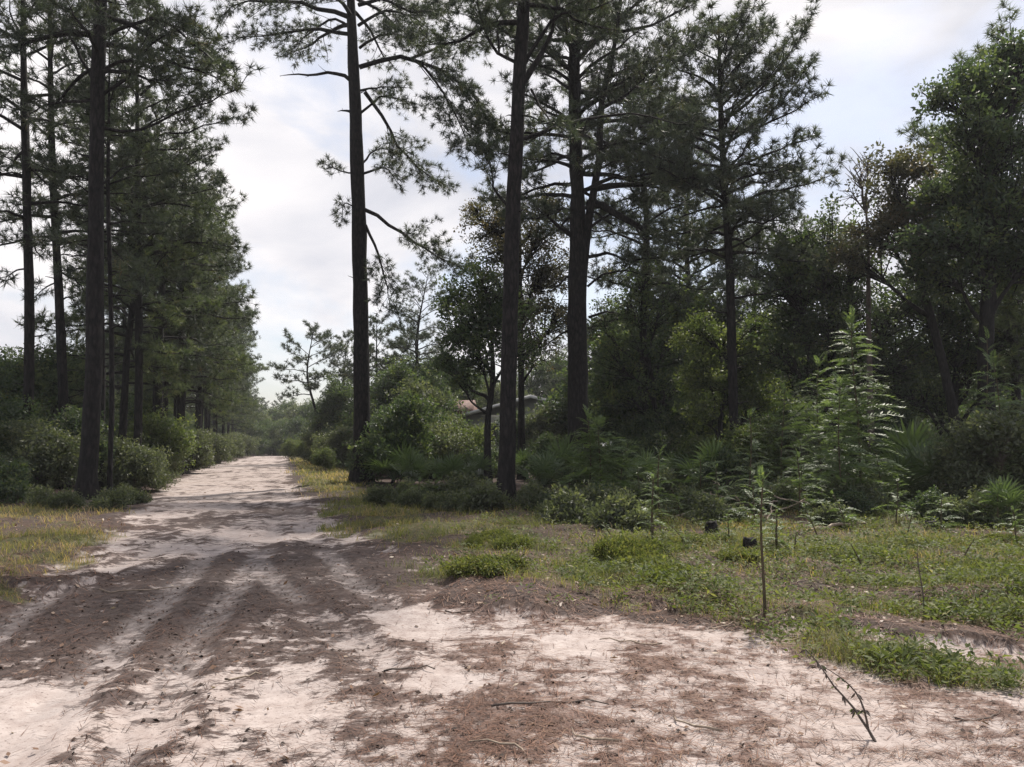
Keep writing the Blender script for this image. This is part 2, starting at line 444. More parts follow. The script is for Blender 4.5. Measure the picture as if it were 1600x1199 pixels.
def ground_material():
    m, t, o = new_mat('sandy_ground')
    L = t.links
    g = N(t, 'ShaderNodeTexCoord')
    def attr(n):
        return N(t, 'ShaderNodeAttribute', attribute_name=n).outputs['Fac']
    def noise(scale, detail=6, rough=0.6, stretch=None, rot=0):
        n = N(t, 'ShaderNodeTexNoise')
        n.inputs['Scale'].default_value = scale
        n.inputs['Detail'].default_value = detail
        n.inputs['Roughness'].default_value = rough
        if stretch:
            q = N(t, 'ShaderNodeMapping')
            q.inputs['Scale'].default_value = stretch
            q.inputs['Rotation'].default_value = (0, 0, rot)
            L.new(g.outputs['Object'], q.inputs[0])
            L.new(q.outputs[0], n.inputs[0])
        else:
            L.new(g.outputs['Object'], n.inputs[0])
        return n.outputs[0]
    def math_(op, a, b=None, c=None, clamp=False):
        q = N(t, 'ShaderNodeMath', operation=op, use_clamp=clamp)
        for i, s in enumerate((a, b, c)):
            if s is None: continue
            if isinstance(s, (int, float)): q.inputs[i].default_value = s
            else: L.new(s, q.inputs[i])
        return q.outputs[0]
    def mixc(f, a, b):
        q = N(t, 'ShaderNodeMix', data_type='RGBA')
        if isinstance(f, (int, float)): q.inputs[0].default_value = f
        else: L.new(f, q.inputs[0])
        L.new(a, q.inputs[6]); L.new(b, q.inputs[7])
        return q.outputs[2]
    def sharpen(mask, nz, width=0.12):       # break a soft mask up with noise
        s = math_('ADD', mask, math_('MULTIPLY_ADD', nz, 1.5, -0.75))
        r = N(t, 'ShaderNodeMapRange', interpolation_type='SMOOTHSTEP')
        r.inputs[1].default_value = 0.5 - width
        r.inputs[2].default_value = 0.5 + width
        L.new(s, r.inputs[0])
        return r.outputs[0]
    fine = noise(38, 5, 0.7)
    mid = noise(7, 7, 0.65)
    rot = math.atan(0.315)
    strk = noise(14, 6, 0.65, (1.0, 0.42, 1.0), -rot)
    big = noise(0.8, 4)
    sand = ramp(t, [(0.25, (0.25, 0.218, 0.210)), (0.5, (0.365, 0.328, 0.318)), (0.75, (0.48, 0.440, 0.428))], mid).outputs[0]
    sand_pink = ramp(t, [(0.3, (0.285, 0.215, 0.185)), (0.7, (0.46, 0.385, 0.345))], mid).outputs[0]
    sand = mixc(big, sand, sand_pink)
    grit = ramp(t, [(0.30, (0.20, 0.155, 0.14)), (0.44, (1, 1, 1))], fine)
    q = N(t, 'ShaderNodeMix', data_type='RGBA', blend_type='MULTIPLY')
    q.inputs[0].default_value = 0.85
    L.new(sand, q.inputs[6]); L.new(grit.outputs[0], q.inputs[7])
    sand = q.outputs[2]
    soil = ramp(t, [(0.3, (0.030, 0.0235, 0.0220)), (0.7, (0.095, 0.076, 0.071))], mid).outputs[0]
    straw = ramp(t, [(0.3, (0.070, 0.048, 0.042)), (0.5, (0.145, 0.100, 0.086)), (0.7, (0.29, 0.22, 0.19))], strk).outputs[0]
    moss = ramp(t, [(0.3, (0.045, 0.052, 0.022)), (0.7, (0.115, 0.115, 0.045))], mid).outputs[0]
    duff = ramp(t, [(0.3, (0.040, 0.028, 0.023)), (0.5, (0.085, 0.057, 0.046)), (0.72, (0.17, 0.118, 0.095))], strk).outputs[0]
    floor = mixc(sharpen(math_('MULTIPLY', big, 1.1), strk, 0.3), duff, soil)
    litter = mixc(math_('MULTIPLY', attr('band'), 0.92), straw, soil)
    fine_n = math_('ADD', math_('MULTIPLY', noise(4.5, 10, 0.74, (0.75, 1.5, 1.0), -0.5), 0.55), math_('MULTIPLY', noise(15, 8, 0.75, (0.8, 1.5, 1.0), -0.5), 0.45))
    lm = math_('ADD', attr('litter'), math_('MULTIPLY_ADD', fine_n, 3.4, -1.7))
    lr = N(t, 'ShaderNodeMapRange', interpolation_type='SMOOTHSTEP')
    lr.inputs[1].default_value = 0.36
    lr.inputs[2].default_value = 0.64
    L.new(lm, lr.inputs[0])
    col = mixc(lr.outputs[0], sand, litter)
    packed = ramp(t, [(0.3, (0.17, 0.148, 0.142)), (0.55, (0.27, 0.238, 0.228)), (0.75, (0.37, 0.33, 0.315))], strk).outputs[0]
    tm = math_('MULTIPLY', math_('MULTIPLY', attr('track'), 0.62), sharpen(math_('MULTIPLY_ADD', attr('litter'), 0.3, 0.45), strk, 0.35))
    col = mixc(tm, col, packed)
    col = mixc(sharpen(attr('bare'), mid, 0.25), floor, col)
    col = mixc(math_('MULTIPLY', sharpen(attr('grass'), mid, 0.3), 0.75), col, moss)
    b = N(t, 'ShaderNodeBsdfPrincipled')
    b.inputs['Roughness'].default_value = 0.95
    b.inputs['Specular IOR Level'].default_value = 0.12
    L.new(col, b.inputs['Base Color'])
    bp = N(t, 'ShaderNodeBump')
    bp.inputs['Strength'].default_value = 0.55
    bp.inputs['Distance'].default_value = 0.03
    h = math_('ADD', math_('MULTIPLY', mid, 0.7), math_('MULTIPLY', fine, 0.35))
    h = math_('ADD', h, math_('MULTIPLY', strk, 0.6))
    L.new(h, bp.inputs['Height'])
    L.new(bp.outputs[0], b.inputs['Normal'])
    L.new(b.outputs[0], o.inputs[0])
    return m

# ------------------------------------------------------------------ ground: one sheet
def build_ground():
    ys = [-520, -300, -150, -60, -30, -16, -9, -5, -2, 0, 1.2, 2.2]
    y = 2.8
    while y < 560:
        ys.append(y)
        y += 0.032 + max(0, (y - 2.8)) * 0.0125 + max(0, y - 40) * 0.05
    ys.append(580)
    ys = np.array(ys)
    t = np.linspace(-1, 1, 330)
    t = np.concatenate([[-40, -12, -5, -3, -2.2, -1.7, -1.4, -1.2, -1.08], t, [1.08, 1.2, 1.4, 1.7, 2.2, 3, 5, 12, 40]])
    half = 3.2 + 0.80 * np.clip(ys, 0, 1e9) + np.where(ys < 0, -ys * 0.5, 0)
    X = t[None, :] * half[:, None]
    X = np.clip(X, -560, 560) + t[None, :] * 1e-3
    Y = np.repeat(ys[:, None], len(t), 1)
    x, y = X.ravel(), Y.ravel()
    z = ground_z(x, y)
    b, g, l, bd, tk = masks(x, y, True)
    n, m_ = len(ys), len(t)
    idx = np.arange(n * m_).reshape(n, m_)
    Q = np.stack([idx[:-1, :-1], idx[:-1, 1:], idx[1:, 1:], idx[1:, :-1]], -1).reshape(-1, 4)
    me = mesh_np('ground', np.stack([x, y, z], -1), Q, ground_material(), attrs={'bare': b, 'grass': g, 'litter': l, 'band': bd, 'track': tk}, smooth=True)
    tag(obj('ground', me), 'sandy ground with a pale rutted track and brown pine litter', None, None, 'structure')
build_ground()

def build_haze():  # slight haze, also added to lift the darks as lens veil does
    m = bpy.data.materials.new('haze')
    m.use_nodes = True
    t = m.node_tree
    t.nodes.clear()
    o = N(t, 'ShaderNodeOutputMaterial')
    v = N(t, 'ShaderNodeVolumePrincipled')
    v.inputs['Color'].default_value = (0.93, 0.94, 0.97, 1)
    v.inputs['Density'].default_value = 0.00052
    v.inputs['Anisotropy'].default_value = 0.1
    t.links.new(v.outputs[0], o.inputs['Volume'])
    a, b, z0, z1 = 575.0, 600.0, -2.0, 31.0
    V = [[x, y, z] for x in (-a, a) for y in (-540.0, b) for z in (z0, z1)]
    T = [[0, 1, 3, 2], [4, 6, 7, 5], [0, 4, 5, 1], [2, 3, 7, 6], [0, 2, 6, 4], [1, 5, 7, 3]]
    me = mesh_np('haze', np.array(V), np.array(T), m)
    tag(obj('haze', me), 'thin pale haze between the trees, also standing in for lens veil', None, None, 'stuff')
build_haze()

# ------------------------------------------------------------------ geometry kit
def tubes(paths, radii, k=5):
    """paths (B,N,3), radii (B,N) -> V, T"""
    P = np.asarray(paths, float); Rr = np.asarray(radii, float)
    B, n, _ = P.shape
    Tn = np.gradient(P, axis=1)
    Tn /= np.linalg.norm(Tn, axis=2, keepdims=True) + 1e-9
    mean = P[:, -1] - P[:, 0]
    ax = np.argmin(np.abs(mean), axis=1)
    ref = np.eye(3)[ax][:, None, :]
    A = np.cross(Tn, ref); A /= np.linalg.norm(A, axis=2, keepdims=True) + 1e-9
    Bv = np.cross(Tn, A)
    an = np.arange(k) / k * 2 * np.pi
    ring = A[:, :, None, :] * np.cos(an)[None, None, :, None] + Bv[:, :, None, :] * np.sin(an)[None, None, :, None]
    V = P[:, :, None, :] + ring * Rr[:, :, None, None]
    idx = np.arange(B * n * k).reshape(B, n, k)
    a = idx[:, :-1, :]; b = idx[:, 1:, :]
    a2 = np.roll(a, -1, 2); b2 = np.roll(b, -1, 2)
    T = np.concatenate([np.stack([a, a2, b2], -1).reshape(-1, 3), np.stack([a, b2, b], -1).reshape(-1, 3)])
    return V.reshape(-1, 3), T

class Geo:
    def __init__(s): s.V, s.T, s.C, s.n = [], [], [], 0
    def add(s, V, T, c=None):
        V = np.asarray(V, float)
        s.V.append(V); s.T.append(np.asarray(T) + s.n); s.n += len(V)
        s.C.append(np.zeros(len(V)) if c is None else (np.full(len(V), c) if np.isscalar(c) else c))
        return s
    def mesh(s, name, mat, smooth=False):
        return mesh_np(name, np.concatenate(s.V), np.concatenate(s.T), mat, np.concatenate(s.C), smooth=smooth)

def frames(D, rng, up=None):
    """rows of D -> matrices whose columns are (a, b, D)"""
    D = D / (np.linalg.norm(D, axis=1, keepdims=True) + 1e-9)
    r = rng.normal(size=D.shape) if up is None else np.broadcast_to(up, D.shape)
    A = np.cross(D, r); A /= np.linalg.norm(A, axis=1, keepdims=True) + 1e-9
    B = np.cross(D, A)
    return np.stack([A, B, D], -1)

def scatter(geo, protos, pos, D, scale, tint, rng, up=None):
    pos = np.asarray(pos, float)
    if len(pos) == 0: return
    D = np.asarray(D, float)
    Mx = frames(D, rng, up)
    scale = np.broadcast_to(np.asarray(scale, float), (len(pos),))
    which = rng.integers(0, len(protos), len(pos))
    for i, (V, T) in enumerate(protos):
        s = which == i
        n = int(s.sum())
        if not n: continue
        VV = np.einsum('nij,mj->nmi', Mx[s], V) * scale[s][:, None, None] + pos[s][:, None, :]
        TT = (T[None] + (np.arange(n) * len(V))[:, None, None]).reshape(-1, 3)
        tt = np.repeat(tint[s], len(V))
        tt = np.clip(tt + np.tile(rng.uniform(-0.12, 0.12, len(V)), n), 0, 1)
        geo.add(VV.reshape(-1, 3), TT, tt)

def tuft_proto(rng, n=25, L=0.26, w=0.020, stem=0.08, spread=(10, 108)):
    V, T = [], []
    for i in range(n):
        th = R(rng.uniform(*spread)); ph = rng.uniform(0, 2 * np.pi)
        d = np.array([math.sin(th) * math.cos(ph), math.sin(th) * math.sin(ph), math.cos(th)])
        p = np.array([0, 0, rng.uniform(-stem, 0.02)])
        s = np.cross(d, rng.normal(size=3)); s /= np.linalg.norm(s)
        ln = L * rng.uniform(0.75, 1.1)
        V += [p - s * w / 2 + d * 0.01, p + s * w / 2 + d * 0.01, p + d * ln]
        T.append([3 * i, 3 * i + 1, 3 * i + 2])
    return np.array(V), np.array(T)

def leaf_quad(p, d, nrm, L, w, fold=0.0):
    s = np.cross(d, nrm); s /= np.linalg.norm(s) + 1e-9
    m = p + d * L * 0.48
    return [p, m + s * w / 2 + nrm * fold, p + d * L, m - s * w / 2 + nrm * fold]

def clump_proto(rng, n=26, rad=0.27, L=0.125, w=0.066, flat_=0.45):
    V, T = [], []
    for i in range(n):
        d = rng.normal(size=3); d /= np.linalg.norm(d)
        p = d * rad * rng.uniform(0.15, 1) ** 0.6
        p[2] *= 0.75
        dd = d + rng.normal(size=3) * 0.7
        dd /= np.linalg.norm(dd)
        nn = np.array([0, 0, 1.0]) * flat_ + rng.normal(size=3) * 0.55
        ln = L * rng.uniform(0.7, 1.25)
        V += leaf_quad(p, dd, nn / np.linalg.norm(nn), ln, w * ln / L, 0.012)
        k = 4 * i
        T += [[k, k + 1, k + 2], [k, k + 2, k + 3]]
    return np.array(V), np.array(T)

prng = np.random.default_rng(77)
TUFT = [tuft_proto(prng) for _ in range(5)]
TUFT_FULL = [tuft_proto(prng, 26, 0.29, 0.023, 0.10) for _ in range(4)]
TUFT_FAR = [tuft_proto(prng, 16, 0.38, 0.055, 0.15) for _ in range(4)]
CLUMP = [clump_proto(prng) for _ in range(5)]
CLUMP_FAR = [clump_proto(prng, 22, 0.46, 0.21, 0.13) for _ in range(4)]
CLUMP_SMALL = [clump_proto(prng, 17, 0.17, 0.080, 0.036) for _ in range(5)]

CLUMP_MED = [clump_proto(prng, 15, 0.22, 0.13, 0.056) for _ in range(5)]

def smooth_path(pts, n):
    pts = np.asarray(pts, float)
    d = np.r_[0, np.cumsum(np.linalg.norm(np.diff(pts, axis=0), axis=1))]
    d /= d[-1]
    t = np.linspace(0, 1, n)
    # Catmull-Rom through the points
    P = np.vstack([2 * pts[0] - pts[1], pts, 2 * pts[-1] - pts[-2]])
    outp = []
    for q in t:
        i = min(int(np.searchsorted(d, q, side='right')) - 1, len(pts) - 2)
        i = max(i, 0)
        f = (q - d[i]) / (d[i + 1] - d[i] + 1e-9)
        p0, p1, p2, p3 = P[i], P[i + 1], P[i + 2], P[i + 3]
        outp.append(0.5 * ((2 * p1) + (-p0 + p2) * f + (2 * p0 - 5 * p1 + 4 * p2 - p3) * f * f + (-p0 + 3 * p1 - 3 * p2 + p3) * f ** 3))
    return np.array(outp)

# ------------------------------------------------------------------ pines
class TuftList:
    def __init__(s): s.p, s.d, s.s = [], [], []
    def add(s, p, d, sc=1.0): s.p.append(p); s.d.append(d); s.s.append(sc)

def pine_limb(path, r0, rng, tufts, subs=3.4, start=0.3, droop=0.0, bare=False, tuft_gap=0.17, sub_len=0.38, tscale=1.0, jag=0.05):
    """one limb with its side branches: returns V, T; adds needle tufts"""
    n = 9
    P = smooth_path(path, n)
    L = np.linalg.norm(np.diff(P, axis=0), axis=1).sum()
    P[1:] += rng.normal(size=(n - 1, 3)) * jag * L * 0.16
    g = Geo()
    rad = r0 * (1 - np.linspace(0, 1, n)) ** 0.8 + 0.006
    g.add(*tubes(P[None], rad[None], 6))
    if bare:
        ns = int(L * 1.5)
    else:
        ns = max(3, int(L * subs * 1.25))
    sp_, sr = [], []
    tp, tr_ = [], []
    for i in range(ns):
        s = start + (1 - start) * ((i + rng.random()) / ns)
        q = s * (n - 1); k = min(int(q), n - 2); f = q - k
        p = P[k] * (1 - f) + P[k + 1] * f
        tan = P[k + 1] - P[k]; tan /= np.linalg.norm(tan) + 1e-9
        side = np.cross(tan, [0, 0, 1]); side /= np.linalg.norm(side) + 1e-9
        sg = 1 if i % 2 else -1
        d = tan * rng.uniform(0.35, 0.9) + side * sg * rng.uniform(0.3, 0.95) + np.array([0, 0, rng.uniform(-0.35, 0.55) - droop * 0.6])
        d /= np.linalg.norm(d)
        ln = L * sub_len * (1.15 - 0.75 * s) * rng.uniform(0.6, 1.25)
        ln = np.clip(ln, 0.22, 2.1) if not bare else ln * 0.5
        t4 = np.linspace(0, 1, 5)[:, None]
        up = rng.uniform(0.05, 0.30) - droop
        path_s = p + d * ln * t4 + np.array([0, 0, 1.0]) * (up * ln * t4 ** 2) + rng.normal(size=(5, 3)) * 0.03 * ln * t4
        sp_.append(path_s); sr.append(np.linspace(max(0.009, r0 * 0.28 * (1 - 0.6 * s)), 0.005, 5))
        if bare: continue
        m = max(1, int(ln * 0.68 / (tuft_gap * 0.85)))
        for j in range(m + 1):
            f2 = 1 - 0.68 * (j / max(m, 1)) ** 1.0 if m else 1.0
            qq = f2 * 4; kk = min(int(qq), 3); ff = qq - kk
            pp = path_s[kk] * (1 - ff) + path_s[kk + 1] * ff
            td = path_s[kk + 1] - path_s[kk]; td = td / (np.linalg.norm(td) + 1e-9)
            if j == 0:
                tufts.add(pp, td + np.array([0, 0, 0.15]) + rng.normal(size=3) * 0.15, tscale * rng.uniform(0.85, 1.15))
            else:
                dd = td * 0.7 + rng.normal(size=3) * 0.65 + np.array([0, 0, 0.25 - droop * 0.4])
                dd /= np.linalg.norm(dd)
                tl = rng.uniform(0.1, 0.34)
                e = pp + dd * tl + np.array([0, 0, tl * 0.15])
                tp.append(np.array([pp, (pp + e) / 2 + rng.normal(size=3) * 0.015, e])); tr_.append(np.array([0.006, 0.005, 0.004]))
                tufts.add(e, dd + np.array([0, 0, 0.2]), tscale * rng.uniform(0.7, 1.1))
    if not bare:
        tufts.add(P[-1], P[-1] - P[-2], tscale)
    if sp_: g.add(*tubes(np.array(sp_), np.array(sr), 4))
    if tp: g.add(*tubes(np.array(tp), np.array(tr_), 3))
    return g

def trunk_geo(pts, rads, rng, k=14, n=26, flare=True, rough=0.06):
    P = smooth_path(pts, n)
    zt = np.linspace(0, 1, n)
    rr = np.interp(zt, np.linspace(0, 1, len(rads)), rads) * 0.89
    V, T = tubes(P[None], rr[None], k)
    V = V.reshape(n, k, 3)
    c = P[:, None, :]
    off = V - c
    fl = np.ones((n, k))
    for i in range(n):
        h = P[i, 2] - P[0, 2]
        lobes = 0.5 + 0.5 * np.cos(np.arange(k) / k * 2 * np.pi * 4 + rng.uniform(0, 6))
        fl[i] += (0.55 * math.exp(-h / 0.35) * (0.5 + lobes)) if flare else 0
        fl[i] += rng.normal(size=k) * rough
    V = c + off * fl[..., None]
    return V.reshape(-1, 3), T, P

def radius_at(P, rads, z):
    zt = np.interp(z, P[:, 2], np.linspace(0, 1, len(P)))
    return float(np.interp(zt, np.linspace(0, 1, len(rads)), rads))
def point_at(P, z):
    return np.array([np.interp(z, P[:, 2], P[:, i]) for i in range(3)])

def pine_tree(base, trunk_pts, rads, limbs, label, group, seed, auto=None, protos=TUFT, mat='needle', split=True, name='pine_tree', tscale=1.0, tint=(0.1, 0.9), extra_stems=()):
    """trunk_pts absolute points; limbs: list of dict(path=absolute points, r=radius, ...); auto: extra limbs dict"""
    rng = np.random.default_rng(seed)
    base = np.asarray(base, float)
    root = empty(name, base)
    tag(root, label, 'pine tree', group)
    tp = np.asarray(trunk_pts, float) - base
    tp[0, 2] -= 0.25
    V, T, P = trunk_geo(tp, rads, rng)
    g = Geo().add(V, T)
    for st, sr in extra_stems:
        v2, t2, _ = trunk_geo(np.asarray(st, float) - base, sr, rng, 10, 18, False)
        g.add(v2, t2)
    add_part(root, 'trunk', g.mesh('pine_trunk', M['bark'], True))
    tl = TuftList()
    joined = Geo()
    def put(gg):
        if split:
            add_part(root, 'limb', gg.mesh('pine_limb', M['bark'], True))
        else:
            joined.add(np.concatenate(gg.V), np.concatenate(gg.T))
    if split:
        for i in range(6):
            z = rng.uniform(2.5, max(4.0, (auto or {}).get('z0', 8)))
            a_ = rng.uniform(0, 6.28)
            p0 = point_at(P, z)
            ln = rng.uniform(0.25, 0.8)
            put(pine_limb([p0, p0 + np.array([math.cos(a_), math.sin(a_), 0.25]) * ln * 0.5, p0 + np.array([math.cos(a_), math.sin(a_), rng.uniform(-0.1, 0.4)]) * ln], 0.022, rng, tl, bare=True))
    for l in limbs:
        l = dict(l)
        path = np.asarray(l.pop('path'), float) - base
        put(pine_limb(path, l.pop('r', 0.05), rng, tl, **l))
    if auto:
        a = auto
        ztop = P[-1, 2]
        z0, z1 = a['z0'], a.get('z1', ztop)
        n = a['n']
        az = rng.uniform(0, 2 * np.pi)
        for i in range(n):
            f = (i + rng.random() * 0.8) / n
            z = z0 + (z1 - z0) * f
            az += 2.4 + rng.normal() * 0.5
            if 'az' in a:
                azv = a['az'][0] + (a['az'][1] - a['az'][0]) * rng.random()
            else:
                azv = az
            p0 = point_at(P, z)
            ft = (z - z0) / max(ztop - z0, 0.1)
            Lm = a['L'] * a.get('prof', lambda q: 0.45 + 0.75 * math.sin(math.pi * min(1, (q * 0.8 + 0.18))) - 0.25 * q)(ft) * rng.uniform(0.7, 1.2)
            el = R(a.get('el0', -5) + (a.get('el1', 50) - a.get('el0', -5)) * ft + rng.normal() * 9)
            d = np.array([math.cos(azv) * math.cos(el), math.sin(azv) * math.cos(el), math.sin(el)])
            sag = a.get('sag', 0.12) * (1 - ft)
            pts = [p0, p0 + d * Lm * 0.33 + [0, 0, 0.02 * Lm], p0 + d * Lm * 0.67 + [0, 0, -sag * Lm * 0.5], p0 + d * Lm + [0, 0, -sag * Lm + 0.06 * Lm]]
            rr = min(radius_at(P, rads, z) * 0.42, 0.018 * Lm + 0.012)
            put(pine_limb(pts, rr, rng, tl, subs=a.get('subs', 3.4), start=a.get('start', 0.25), droop=a.get('droop', 0.0) * (1 - ft), tuft_gap=a.get('gap', 0.19), tscale=tscale, sub_len=a.get('sub_len', 0.38)))
        tl.add(P[-1], np.array([0, 0, 1.0]), tscale)
    if not split and joined.n:
        add_part(root, 'limbs', joined.mesh('pine_limbs', M['bark'], True))
    if tl.p:
        c = Geo()
        npt = len(tl.p)
        scatter(c, protos, tl.p, np.array(tl.d), np.array(tl.s), rng.uniform(*tint, npt), rng)
        cr = add_part(root, 'crown', c.mesh('pine_needles', M[mat]))
        cr['kind'] = 'stuff'
    return root

def px_trunk(d, pts, top_z, dy=0.0):
    """trunk seen through (u,v) points at depth d; last point carried up to top_z"""
    P = [at(u, v, d) for u, v in pts]
    P[0] = gud(pts[0][0], d)
    s = (P[-1] - P[-2]) / max(P[-1][2] - P[-2][2], 0.1)
    for f in (0.5, 1.0):
        z = P[-1][2] + (top_z - P[-1][2]) * (1 if f == 1.0 else 0.5)
        e = P[-1] + s * (z - P[-1][2]) * 0.5
        e[2] = z
        P.append(e)
    P = np.array(P)
    P[:, 1] = d + dy * np.linspace(0, 1, len(P))
    return P
def px_limb(d, pts, dtip, r=0.05, **kw):
    n = len(pts)
    P = [at(u, v, d + dtip * (i / (n - 1)) ** 1.3) for i, (u, v) in enumerate(pts)]
    return dict(path=P, r=r, **kw)

GL = 'pines lining the left side of the sandy track'
GR = 'tall pines standing right of the sandy track'

# -- pine with drooping boughs standing between track and thicket
d = 31.0
T2 = px_trunk(d, [(567, 752), (565, 600), (562, 400), (556, 200), (549, 20)], 25.5)
pine_tree(gud(567, d), T2, [0.40, 0.36, 0.34, 0.31, 0.27, 0.16, 0.04], [
    px_limb(d, [(548, 28), (500, 12), (440, 2), (380, 4), (345, 22)], -1.5, 0.10, subs=4.7, tuft_gap=0.145, droop=0.18),
    px_limb(d, [(548, 54), (505, 46), (450, 50), (410, 58), (372, 55)], -2.5, 0.08, subs=3.9, tuft_gap=0.145, droop=0.22),
    px_limb(d, [(548, 45), (520, 30), (480, 55), (455, 90)], 1.5, 0.06, subs=3.9, tuft_gap=0.145, droop=0.3),
    px_limb(d, [(550, 128), (530, 116), (490, 116), (436, 119)], -1.0, 0.08, bare=True),
    px_limb(d, [(552, 176), (540, 173), (527, 174)], -0.3, 0.06, bare=True),
    px_limb(d, [(562, 105), (590, 92), (640, 93), (690, 110), (740, 150), (775, 205)], -1.5, 0.11, subs=5.5, tuft_gap=0.145, droop=0.30),
    px_limb(d, [(640, 93), (690, 72), (730, 64), (765, 75)], 1.2, 0.06, subs=5.9, tuft_gap=0.145, droop=0.25),
    px_limb(d, [(650, 95), (690, 140), (715, 190), (735, 235)], -2.2, 0.05, subs=5.2, tuft_gap=0.145, droop=0.30),
    px_limb(d, [(562, 142), (590, 136), (630, 137)], 2.0, 0.05, subs=5.2, tuft_gap=0.145, droop=0.2),
    px_limb(d, [(562, 178), (585, 160), (603, 150), (655, 165)], -1.2, 0.05, subs=3.9, tuft_gap=0.145, droop=0.25),
    px_limb(d, [(570, 144), (590, 168), (615, 215), (640, 250), (690, 288)], 0.8, 0.08, subs=5.5, tuft_gap=0.145, droop=0.28),
    px_limb(d, [(566, 272), (585, 266), (602, 263), (625, 290)], -1.0, 0.05, subs=5.2, tuft_gap=0.145, droop=0.3),
    px_limb(d, [(556, 272), (535, 268), (505, 256)], -0.6, 0.035, subs=6.5, tuft_gap=0.145, droop=0.05),
    px_limb(d, [(567, 255), (590, 232), (620, 240)], 1.6, 0.04, subs=5.2, tuft_gap=0.145, droop=0.3),
    px_limb(d, [(570, 328), (600, 345), (640, 372), (680, 400), (722, 418)], 1.0, 0.08, subs=5.9, tuft_gap=0.145, droop=0.15),
    px_limb(d, [(571, 352), (585, 380), (600, 430), (612, 485)], -1.0, 0.06, subs=5.5, tuft_gap=0.145, droop=0.3),
    px_limb(d, [(561, 330), (550, 322), (538, 318), (534, 345)], -0.5, 0.03, subs=6.5, tuft_gap=0.145, droop=0.25),
    px_limb(d, [(560, 8), (600, 0), (650, 20), (700, 10)], -1.0, 0.08, subs=6.2, tuft_gap=0.145, droop=0.1),
    px_limb(d, [(560, 40), (600, 18), (640, 25), (680, 55)], 2.5, 0.07, subs=6.2, tuft_gap=0.145, droop=0.2),
    px_limb(d, [(562, 75), (600, 55), (650, 60)], -2.5, 0.06, subs=6.2, tuft_gap=0.145, droop=0.2),
], 'tall pine with a dark straight trunk beside the track, boughs drooping to its right', GR, 11,
    auto=dict(z0=19.0, n=22, L=5.2, droop=0.15, subs=3.0, gap=0.24))

# -- slender pine at the edge of the clearing
d = 20.5
T3 = px_trunk(d, [(790, 788), (793, 680), (797, 500), (803, 300), (812, 110), (819, 0)], 21.5)
pine_tree(gud(790, d), T3, [0.26, 0.245, 0.235, 0.22, 0.20, 0.17, 0.11, 0.03], [
    px_limb(d, [(807, 98), (782, 86), (765, 62), (752, 30), (742, -10)], -0.6, 0.05, subs=3.2),
    px_limb(d, [(780, 84), (778, 60), (776, 40), (785, 15)], 0.4, 0.03, subs=4),
    px_limb(d, [(812, 140), (830, 112), (850, 75), (866, 40), (870, -10)], 0.5, 0.10, subs=1.5, start=0.6),
    px_limb(d, [(820, 100), (845, 55), (872, 25), (915, 18), (975, -10)], -0.5, 0.055, subs=2.2, start=0.4),
    px_limb(d, [(812, 180), (826, 182), (855, 192)], -0.6, 0.035, bare=True),
    px_limb(d, [(808, 184), (796, 180), (790, 182)], -0.2, 0.02, bare=True),
    px_limb(d, [(815, 218), (850, 205), (905, 190), (985, 182), (1090, 196)], 1.5, 0.055, subs=1.6, start=0.45),
    px_limb(d, [(830, 140), (846, 170), (862, 190), (900, 215)], -1.2, 0.03, subs=3),
    px_limb(d, [(803, 330), (775, 300), (765, 260), (752, 225)], 1.0, 0.04, subs=4.5),
], 'slender pine leaning right at the near edge of the thicket, its fork high up', GR, 12,
    auto=dict(z0=13.0, n=30, L=3.7, subs=3.6, gap=0.20), protos=TUFT_FULL)

